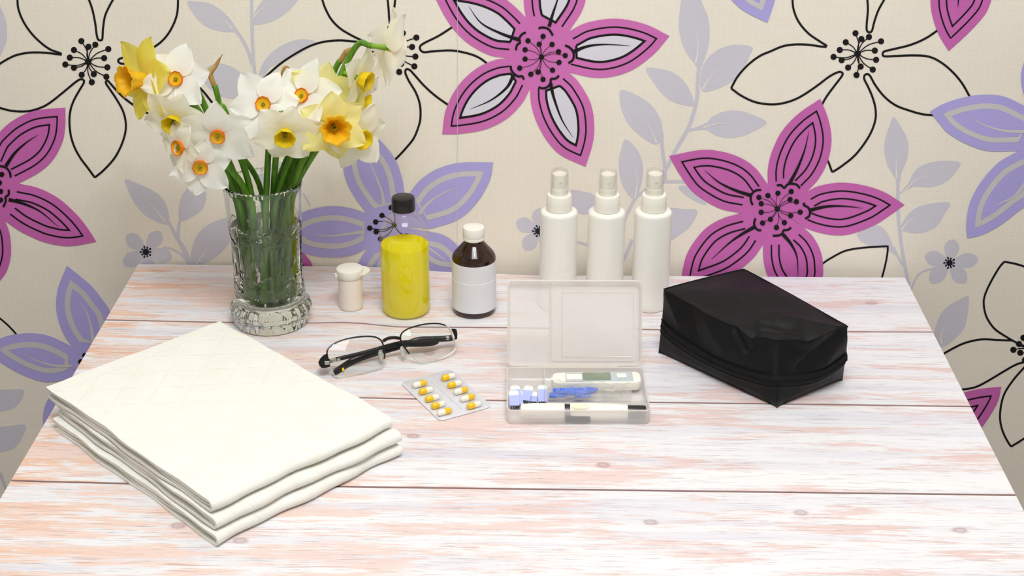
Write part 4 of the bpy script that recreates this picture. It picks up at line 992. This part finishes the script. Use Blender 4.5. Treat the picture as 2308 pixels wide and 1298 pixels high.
a2 = arm([(2050, 330), (1950, 340), (1750, 350), (1550, 362), (1330, 440), (1100, 505), (900, 560), (700, 625), (560, 690), (430, 780), (325, 850)], (.0030, .0034), .010, .018, 'temple_arm')
MB().tube([Gt(285, 660, .0035, .002), Gt(365, 645, .0035, .002)], .0019, 8).build('hinge_plate', M['chrome'], a1)
MB().tube([G(405, 648, .0035), G(405, 648, .0028)], .0017, 12).build('hinge_screw', M['chrome'], a1)
MB().tube([Gt(1955, 335, .008, .002), Gt(1995, 330, .008, .002)], .0018, 8).build('hinge_plate', M['chrome'], a2)
cyl = Gt(470, 785, .012, .003); MB().box((-.0010, -.0003, -.0015), (.0010, .0003, .0015), 0, lambda x, y, z: cyl + e1 * x + gn * y + e2 * z).build('temple_yellow_patch', M['cap_yellow'], a2, smooth=False)  # small flat yellow patch near the arm tip

# ================================================================== CAPSULE BLISTER
TB = lambda x, y, z=.001: T(890 + x / 9.27, 820 + y / 9.27, z)
q0, q1, q2, q3 = TB(185, 375), TB(1240, 85), TB(1965, 915), TB(860, 1210)
ctr = (q0 + q1 + q2 + q3) / 4
bx = ((q1 - q0) + (q2 - q3)); bx.z = 0; BW = bx.length / 2; bx.normalize()
by = Vector((-bx.y, bx.x, 0)); BL = abs(((q0 - q3) + (q1 - q2)).dot(by)) / 2
bl = thing('capsule_blister', 'silver blister pack holding ten yellow and white capsules', 'blister pack', (ctr.x, ctr.y, TOP))
cb = Vector((ctr.x, ctr.y, TOP)); fb = lambda x, y, z: cb + bx * x + by * y + Vector((0, 0, z))
MB().rbox((-BW / 2, -BL / 2, .0004), (BW / 2, BL / 2, .0012), .005, 0, fb, 5, .0002).build('foil_card', M['foil'], bl, angle=30)
rg = MB().tube([fb(.0002, -BL * .40, .0012), fb(-.0002, BL * .34, .0012)], .0011, 8).build('centre_ridge', M['foil'], bl)
b = MB()
for k in range(13): b.box((-.012 + k * .0019, BL * .40, .0011), (-.0114 + k * .0019, BL * .45, .0015), 0, fb)
b.build('crimp_marks', M['foil'], bl, smooth=False)['kind'] = 'stuff'
caps = [((520, 420), 1), ((650, 558), 0), ((785, 712), 0), ((910, 855), 0), ((1035, 1000), 1), ((1120, 270), 0), ((1250, 422), 0), ((1382, 562), 1), ((1520, 707), 1), ((1655, 858), 0)]
capmesh = {}
for (x, y), yel_right in caps:
    p = TB(x, y, .004); s = 1 if yel_right else -1
    R, Lh = .0028, .0070
    def cap(x0, x1, r, rnd0, rnd1):
        pr = []; N = 6
        if rnd0: pr += [(r * math.sin(k / N * math.pi / 2), x0 + r * (1 - math.cos(k / N * math.pi / 2))) for k in range(N + 1)]
        else: pr += [(0, x0), (r, x0)]
        if rnd1: pr += [(r * math.cos(k / N * math.pi / 2), x1 - r + r * math.sin(k / N * math.pi / 2)) for k in range(N + 1)]
        else: pr += [(r, x1), (0, x1)]
        return pr
    ax = bx * s; mt = Matrix((by, Vector((0, 0, 1)), ax)).transposed()
    pos = Vector((p.x, p.y, TOP + .0012 + R))
    if (s,) not in capmesh:
        pass
    whole = MB().lathe(cap(-Lh, .003, R * .95, True, False), 16, pos, 0, None, mt).build('capsule', M['cap_white'], bl, angle=50)
    MB().lathe(cap(0, Lh, R, False, True), 16, pos, 0, None, mt).build('yellow_half', M['cap_yellow'], whole, angle=50)
    def dome(a, t, pos=pos, ax=ax):
        th = a * 2 * math.pi; ph = t * math.pi / 2
        e = Vector((math.copysign(abs(math.cos(th)) ** .8, math.cos(th)), math.copysign(abs(math.sin(th)) ** .8, math.sin(th)), 0))
        k = math.cos(ph) ** .55; return Vector((pos.x, pos.y, TOP + .0012)) + bx * e.x * (Lh + .0013) * (k * .88 + .12 * (1 - t)) * (1 if t < .999 else 0) + by * e.y * (R + .0012) * (k * .88 + .12 * (1 - t)) * (1 if t < .999 else 0) + Vector((0, 0, (R * 2 + .0009) * math.sin(ph) ** .6))
    MB().grid(dome, 24, 7, cu=True).build('blister_pocket', M['pocket'], bl, angle=60)

# ================================================================== GLUCOSE TEST CASE
k0 = T(1142, 957); k1 = T(1465, 957); kx = (k1 - k0); KW = kx.length; kx.normalize(); ky = Vector((-kx.y, kx.x, 0))
KD, KH, WT = .078, .0135, .0013
fk = lambda x, y, z: k0 + kx * x + ky * y + Vector((0, 0, z))
kit = thing('test_kit_case', 'open milky plastic case holding a glucose testing kit', 'plastic case', k0)
def tray(lo, hi, r, wt, fn, name, parent, mat, open_top=True):
    x0, y0, z0 = lo; x1, y1, z1 = hi
    def ring(i, z, R):
        o = []
        for cx, cy, a0 in ((x1 - r, y1 - r, 0), (x0 + r, y1 - r, 90), (x0 + r, y0 + r, 180), (x1 - r, y0 + r, 270)):
            for k in range(5):
                a = math.radians(a0 + 90 * k / 4); o.append(fn(cx + (R) * math.cos(a), cy + (R) * math.sin(a), z))
        return o
    rings = [ring(0, z0, r - .001), ring(0, z0 + .001, r), ring(0, z1, r), ring(0, z1, r - wt), ring(0, z0 + wt + .001, r - wt), ring(0, z0 + wt, r - wt - .001)]
    n = 20; vs = [p for q in rings for p in q]
    fs = [[i * n + k, i * n + (k + 1) % n, (i + 1) * n + (k + 1) % n, (i + 1) * n + k] for i in range(5) for k in range(n)] + [list(range(n))[::-1], [5 * n + k for k in range(n)]]
    return MB().add(vs, fs).build(name, mat, parent, angle=40)
tray((0, 0, .0003), (KW, KD, KH), .005, WT, fk, 'case_base', kit, M['milky'])
# rim bead and inner walls
def bead(x0, y0, x1, y1, r, z, fn, rad):
    pts = []
    for cx, cy, a0 in ((x1 - r, y1 - r, 0), (x0 + r, y1 - r, 90), (x0 + r, y0 + r, 180), (x1 - r, y0 + r, 270)):
        for k in range(5):
            a = math.radians(a0 + 90 * k / 4); pts.append(fn(cx + r * math.cos(a), cy + r * math.sin(a), z))
    return MB().tube(pts, rad, 6, closed=True)
bead(.0006, .0006, KW - .0006, KD - .0006, .0045, KH, fk, .0007).build('base_rim', M['milky_rim'], kit)
DX = .0335
MB().box((DX, .0195, .0016), (DX + .001, KD - .0016, KH - .001), 0, fk).build('divider', M['milky'], kit, smooth=False)
MB().box((DX + .001, .0195, .0016), (KW - .0016, .0205, KH - .0035), 0, fk).build('divider', M['milky'], kit, smooth=False)
MB().box((.0016, KD - .016, .0016), (DX, KD - .015, KH - .003), 0, fk).build('divider', M['milky'], kit, smooth=False)
# lid, leaning back on the hinge
la = math.radians(24)
ly = Vector((0, 0, math.cos(la))) + ky * math.sin(la); ln = kx.cross(ly)
if ln.dot(fw) > 0: ln = -ln
hp = fk(.001, KD + .0012, KH + .0006)
LH = .0770
fl_ = lambda x, y, z: hp + kx * x + ly * y + ln * z          # z towards the viewer
lid = tray((0, 0, -.0090), (KW - .002, LH, 0), .005, WT, fl_, 'case_lid', kit, M['milky'])
bead(.0006, .0006, KW - .0026, LH - .0006, .0045, 0, fl_, .0009).build('lid_rim', M['milky_rim'], lid)
MB().rbox((.040, .004, -.0072), (KW - .006, LH - .006, -.0062), .003, 0, fl_, 4, .0003).build('raised_panel', M['milky'], lid, angle=30)
MB().tube([fl_(.0385, .003, -.006), fl_(.0385, LH - .003, -.006)], .0010, 8).build('lid_rib', M['milky_rim'], lid)
MB().tube([fl_(.049, .008, -.0060), fl_(.049, LH - .011, -.0060), fl_(KW - .009, LH - .011, -.0060), fl_(KW - .009, .008, -.0060)], .0005, 6, closed=True).build('panel_line', M['milky_rim'], lid)
MB().box((.049, LH, -.004), (.070, LH + .0028, -.0028), 0, fl_).build('latch_lip', M['clear_cap'], lid, smooth=False)
MB().tube([fk(.020, KD + .0006, KH), fk(KW - .022, KD + .0006, KH)], .0012, 8).build('hinge_strip', M['milky_rim'], kit)

# glucose meter, tilted up at its back
TK = lambda x, y, z: T(1120 + x / 3.4158, 600 + y / 3.4158, z)
mc = [TK(432, 902, .0135), TK(1116, 893, .0135), TK(1096, 803, .0152), TK(440, 818, .0152)]
mx = (mc[1] - mc[0]); MW = mx.length; mx.normalize(); mo = mc[0]
my = ((mc[3] - mc[0]) + (mc[2] - mc[1])); my = my - mx * my.dot(mx); MD = my.length / 2; my.normalize(); mz = mx.cross(my)
fm = lambda x, y, z: mo + mx * x + my * y + mz * z
meter = thing('glucose_meter', 'white glucose meter with small screen lying in the plastic case', 'glucose meter', fm(MW / 2, MD / 2, -.009))
MB().rbox((0, 0, -.009), (MW, MD, 0), .0055, 0, fm, 5, .0014).build('meter_body', M['white_plastic'], meter, angle=40)
sx = MW / 684
pan = MB().rbox((100 * sx, .0018, -.0005), (622 * sx, MD - .0018, .0004), .0008, 0, fm, 3, .0002).build('face_panel', M['panel_grey'], meter, angle=30)
MB().rbox((234 * sx, .0034, .0003), (450 * sx, MD - .0024, .0008), .0006, 0, fm, 3, .0001).build('screen', M['lcd'], meter, angle=30)
MB().rbox((108 * sx, .0052, .0003), (228 * sx, MD - .0046, .0008), .0006, 0, fm, 3, .0001).build('name_plate', M['white_plastic'], meter, angle=30)
MB().rbox((498 * sx, .0062, .0003), (574 * sx, MD - .0048, .0014), .0014, 0, fm, 4, .0004).build('button', M['white_plastic'], meter, angle=30)
MB().rbox((-.0012, .007, -.0065), (.004, MD - .006, -.001), .001, 0, fm, 3, .0003).build('strip_port', M['white_plastic'], meter, angle=30)

# lancing pen
p0 = TK(178, 1083, .0125); p1 = TK(1150, 1092, .0122); pxd = (p1 - p0); PLn = pxd.length; pxd.normalize()
pyd = Vector((-pxd.y, pxd.x, 0)); pzd = pxd.cross(pyd)
p0 = Vector((p0.x, p0.y, TOP + .0088)); Mp = Matrix((pyd, pzd, pxd)).transposed(); sc = PLn / 972
# keep the pen just behind the front wall of the case
pen = thing('lancing_pen', 'white and black lancing pen lying along the front of the case', 'lancing pen', p0 + pxd * PLn / 2)
pr_ = lambda l: MB().lathe(l, 28, p0, 0, None, Mp)
pr_([(0, 0), (.0045, .0002), (.0058, .0012), (.0066, .010), (.0068, 300 * sc), (.0068, 342 * sc), (0, 342 * sc)]).build('pen_cap', M['white_plastic'], pen, angle=40)
pr_([(0, 341 * sc), (.0061, 341 * sc), (.0061, 386 * sc), (0, 386 * sc)]).build('black_collar', M['black_plastic'], pen, angle=40)
pr_([(0, 385 * sc), (.0066, 385 * sc), (.0071, 400 * sc), (.0072, 560 * sc), (.0068, 700 * sc), (.0061, 828 * sc), (0, 828 * sc)]).build('pen_barrel', M['white_plastic'], pen, angle=40)
pr_([(0, 827 * sc), (.0058, 827 * sc), (.0056, 955 * sc), (.0050, 968 * sc), (.0035, 972 * sc), (0, 972 * sc)]).build('black_plunger', M['black_plastic'], pen, angle=40)
bt = MB().sphere(p0 + pxd * 465 * sc + pzd * .0052 - pyd * .0022, .0026, 0, 18, Mp, (1.5, 1.0, 3.6)).build('thumb_button', M['ivory'], pen)
MB().rbox((345 * sc, -.0072, -.0066), (542 * sc, -.0018, -.0005), .001, 0, lambda x, y, z: p0 + pxd * x + pyd * y + pzd * z, 3, .0004).build('grip_sleeve', M['black_plastic'], pen, angle=40)

# test strips
SG = 'loose blue and white test strips in the case'
def strip(label, u, v, uu, vv, wid, z, tilt=0.0):
    a = T(1130 + u / 8.653, 820 + v / 8.653, z); b_ = T(1130 + uu / 8.653, 820 + vv / 8.653, z * .45 + .001)
    d = b_ - a; Ln = d.length; d.normalize(); s = d.cross(Vector((0, 0, 1))).normalized(); n = s.cross(d)
    if n.z < 0: n = -n
    f_ = lambda x, y, zz: a + d * y + s * x + n * zz
    rt = thing('test_strip', label, 'test strip', a, 0, SG); h = wid / 2
    MB().prism([(-h, .006), (h, .006 - tilt), (h, Ln), (-h, Ln)], 0, .0006, 0, f_).build('strip_body', M['strip_blue'], rt, smooth=False)
    tp = [(-h, .006), (-h, .0022), (-h * .6, .0004), (0, 0), (h * .6, .0004), (h, .0022), (h, .006 - tilt)]
    MB().prism(tp, 0, .0007, 0, f_).build('white_tip', M['strip_white'], rt, smooth=False)
    MB().prism([(.0004 * math.cos(k), .0012 + .0004 * math.sin(k)) for k in range(6)], .0006, .0009, 0, f_).build('sample_spot', M['strip_spot'], rt, smooth=False)
    e = MB()
    for k in range(4):
        x = -h + wid * (.14 + .22 * k); e.prism([(x, Ln), (x + wid * .12, Ln), (x + wid * .12, Ln + .0045), (x, Ln + .0045)], 0, .0005, 0, f_)
    e.build('contact_lines', M['black_plastic'], rt, smooth=False)
strip('test strip lying behind the frontmost one in the case corner', 255, 430, 345, 800, .0082, .0085)
strip('frontmost test strip in the case corner, near the pen tip', 235, 520, 258, 820, .0084, .0118)
strip('tilted test strip in the middle of the strip compartment', 545, 432, 460, 720, .0080, .0100)
strip('half-covered test strip under the tilted middle one', 635, 555, 620, 740, .0066, .0052)
strip('test strip mostly hidden between the corner strips and the tilted one', 395, 555, 410, 730, .0070, .0060)
strip('upright test strip against the divider of the case', 800, 420, 815, 740, .0084, .0092)

# bag of lancets
bgp = TK(592, 966, .010)
fbg = lambda x, y, z: Vector((bgp.x, bgp.y, TOP)) + kx * x + ky * y + Vector((0, 0, z))
lbag = thing('lancet_bag', 'clear zip bag with blue lancets in front of the meter', 'zip bag', fbg(0, 0, .002))
rnd = random.Random(4)
def film(s, t):
    x = -.0235 + .103 * s; y = -.010 + .026 * t
    bul = .0045 * math.exp(-((x - .000) / .020) ** 2) * math.sin(math.pi * t)
    return fbg(x, y * (1 - .1 * s), .0108 + bul + .0025 * t + .0005 * math.sin(x * 520 + t * 9) + .0004 * math.sin(x * 260 - t * 14))
MB().grid(lambda s, t: film(s * .72, t), 30, 10).build('bag_film', M['bag_film'], lbag, angle=0)
MB().grid(lambda s, t: film(s * .72, t) - Vector((0, 0, .0042)), 30, 4).build('bag_film', M['bag_film'], lbag, angle=0)
for k in range(10):
    x = -.0145 + k * .0031 + rnd.uniform(-.001, .001); y = -.003 + rnd.uniform(0, .006); a = rnd.uniform(-.5, .5); L = .013
    dv = kx * math.cos(a) + ky * math.sin(a) * .35; p = fbg(x, y, .0095 + rnd.uniform(-.0024, .0028))
    o = MB().tube([p - dv * L / 2, p - dv * L * .1, p + dv * L * .1, p + dv * L * .45], [.0026, .0026, .0021, .0018], 8, flat=1.2).build('lancet', M['lancet_blue'], lbag, angle=40)
    MB().tube([p + dv * L * .45, p + dv * L * .58], .0012, 8).build('lancet_tip', M['lancet_blue'], o)

# spare clear cap of the pen
cp = TK(855, 970, .0075); cpo = Vector((cp.x, cp.y, TOP + .0090))
sc2 = thing('spare_pen_cap', 'small clear cap lying on the zip bag beside the blue lancets', 'cap', cpo)
MB().lathe([(0, 0), (.0018, .0004), (.0042, .004), (.0046, .013), (.0040, .013), (.0036, .004), (0, .0012)], 24, cpo - kx * .008 + Vector((0, 0, 0)), 0, None, Matrix((ky, Vector((0, 0, 1)), kx)).transposed() @ Matrix.Rotation(.1, 3, 'X')).build('cap_shell', M['clear_cap'], sc2)
MB().tube([cpo + kx * .005, cpo + kx * .0062], .0050, 20).build('cap_flange', M['clear_cap'], sc2)

# ================================================================== BLACK WASH BAG
bA, bB, bC, bD = T(1499, 651, .066), T(1676, 607, .067), T(1914, 740, .0615), T(1745, 783, .0590)
ba, bd, bc = T(1484, 796), T(1752, 921), T(1899, 858)
bb = ba + (bc - bd); bb.x += .004
bag = thing('wash_bag', 'black nylon zipped wash bag standing beside the plastic case', 'bag', (ba + bb + bc + bd) / 4)
def tri(a, b, c):
    """a along the long side, b from the front side to the back, c up"""
    lo = ba.lerp(bd, a).lerp(bb.lerp(bc, a), b); hi = bA.lerp(bD, a).lerp(bB.lerp(bC, a), b); return lo.lerp(hi, c)
la_ = (bd - ba).normalized(); lb_ = (bb - ba).normalized(); UPV = Vector((0, 0, 1))
def bump4(x): return (4 * x * (1 - x))
def zc_front(a): return .45 - .12 * math.sin(math.pi * a) ** .8
def zc_right(b): return .47 - .12 * math.sin(math.pi * min(1, max(0, b)))
def crease(x, y, line, w):
    """1 on the fold line, fading over w (all in mm on a panel)"""
    d = min(seg_d(Vector((x, y)), Vector(line[i]), Vector(line[i + 1])) for i in range(len(line) - 1)); return math.exp(-(d / w) ** 1.3)
def bagp(a, b, c):
    # the front corner of the top is slumped inwards
    k = max(0, a - .70) / .30 * max(0, 1 - b / .55) * max(0, c - .35) / .65
    p = tri(a - .075 * k ** 1.2, b + .13 * k ** 1.2, c)
    fa, fb_, fc = bump4(a), bump4(b), bump4(c)
    out = 0.0050
    p = p + lb_ * ((b - .5) * 2) * out * (fa ** .6) * (.35 + .65 * fc) + la_ * ((a - .5) * 2) * out * .8 * (fb_ ** .6) * (.35 + .65 * fc)
    if c > .5: p = p + UPV * (.0040 * (c - .5) * 2 * (fa ** .7) * (fb_ ** .7))
    ff = max(0, 1 - b * 9); fr_ = max(0, 1 - (1 - a) * 9)
    if ff > 0:
        x, y = a * 145, c * 66
        p = p - lb_ * .0022 * ff * math.exp(-((c - zc_front(a)) / .08) ** 2) * fa ** .3
        p = p + lb_ * ff * (.0042 * crease(x, y, [(96, 65), (112, 47), (136, 60)], 5) + .0022 * crease(x, y, [(40, 60), (52, 36)], 9) - .0026 * crease(x, y, [(4, 63), (26, 44)], 7) - .0022 * crease(x, y, [(62, 58), (84, 40)], 12))
    if fr_ > 0:
        x, y = b * 80, c * 62
        p = p + la_ * .0022 * fr_ * math.exp(-((c - zc_right(b)) / .08) ** 2)
        p = p - la_ * fr_ * (.0050 * crease(x, y, [(74, 60), (40, 44), (26, 34)], 6) + .0028 * crease(x, y, [(14, 58), (30, 50)], 5) - .002 * crease(x, y, [(60, 40), (50, 30)], 9))
    tt = max(0, (c - .86) / .14)
    if tt > 0:
        x, y = a * 145, b * 80
        p = p + UPV * tt * (fa * fb_ ** .5 * (.0016 * math.sin(a * 9 - b * 4 + 1) + .0008 * math.sin(a * 17 + b * 9)) - .0052 * crease(x, y, [(118, 0), (112, 14), (124, 26)], 7) + .0030 * crease(x, y, [(144, 70), (122, 52), (96, 40)], 9)
            - .0030 * crease(x, y, [(145, 34), (124, 38), (104, 22)], 7) - .0018 * crease(x, y, [(30, 6), (72, 14)], 10))
    if c < .12: p = p + (lb_ * max(0, 1 - b * 4) * fa ** .4 - la_ * max(0, 1 - (1 - a) * 4) * fb_ ** .4) * .004 * (.12 - c) / .12
    if p.z < TOP + .0002: p.z = TOP + .0002
    return p
N1, N2, N3 = 72, 44, 36
b = MB()
b.grid(lambda s, t: bagp(s, 0, t), N1, N3); b.grid(lambda s, t: bagp(s, 1, t), N1, N3)
b.grid(lambda s, t: bagp(0, s, t), N2, N3); b.grid(lambda s, t: bagp(1, s, t), N2, N3)
b.grid(lambda s, t: bagp(s, t, 1), N1, N2); b.grid(lambda s, t: bagp(s, t, 0), N1, N2)
b.build('bag_body', M['black_cloth'], bag, merge=True, angle=48)
seam = [bagp(i / 40, 0, 1) for i in range(41)] + [bagp(1, i / 24, 1) for i in range(1, 25)] + [bagp(1 - i / 40, 1, 1) for i in range(1, 41)] + [bagp(0, 1 - i / 24, 1) for i in range(1, 24)]
MB().tube(seam, .0007, 7, closed=True).build('top_seam', M['black_cloth'], bag)
def zrun(c, o):
    P_ = [bagp(i / 60, 0, zc_front(i / 60) + c) - lb_ * o for i in range(60)] + [(bagp(1, 0, zc_front(1) + c * .9) + bagp(1, 0, zc_right(0) + c * .9)) / 2 - lb_ * o * .7 + la_ * o * .7] + [bagp(1, i / 36, zc_right(i / 36) + c) + la_ * o for i in range(1, 36)]
    return P_
rows = [zrun((j - 3) * .030, .0005 + (.0004 if j == 3 else 0)) for j in range(7)]
zb = MB(); n = len(rows[0])
zb.add([p for r in rows for p in r], [[j * n + i, j * n + i + 1, (j + 1) * n + i + 1, (j + 1) * n + i] for j in range(6) for i in range(n - 1)])
zp = zb.build('zipper_tape', M['zip_tape'], bag, angle=0)
MB().tube(zrun(-.093, .0006), .0005, 6).build('zipper_piping', M['black_cloth'], zp)
MB().tube(zrun(.093, .0006), .0005, 6).build('zipper_piping', M['black_cloth'], zp)
tp = zrun(0, .0009); te = MB()
path = cat(tp, 3)
acc = 0
for i in range(1, len(path)):
    d = (path[i] - path[i - 1]).normalized(); acc += (path[i] - path[i - 1]).length
    if acc > .0011:
        acc = 0; o = d.cross(UPV).normalized()
        te.box((-.00025, -.0003, -.0010), (.00025, .0002, .0010), 0, lambda x, y, z, p=path[i]: p + d * x + o * y + UPV * z)
t_ = te.build('zipper_teeth', M['zip_tape'], zp, smooth=False); t_['kind'] = 'stuff'
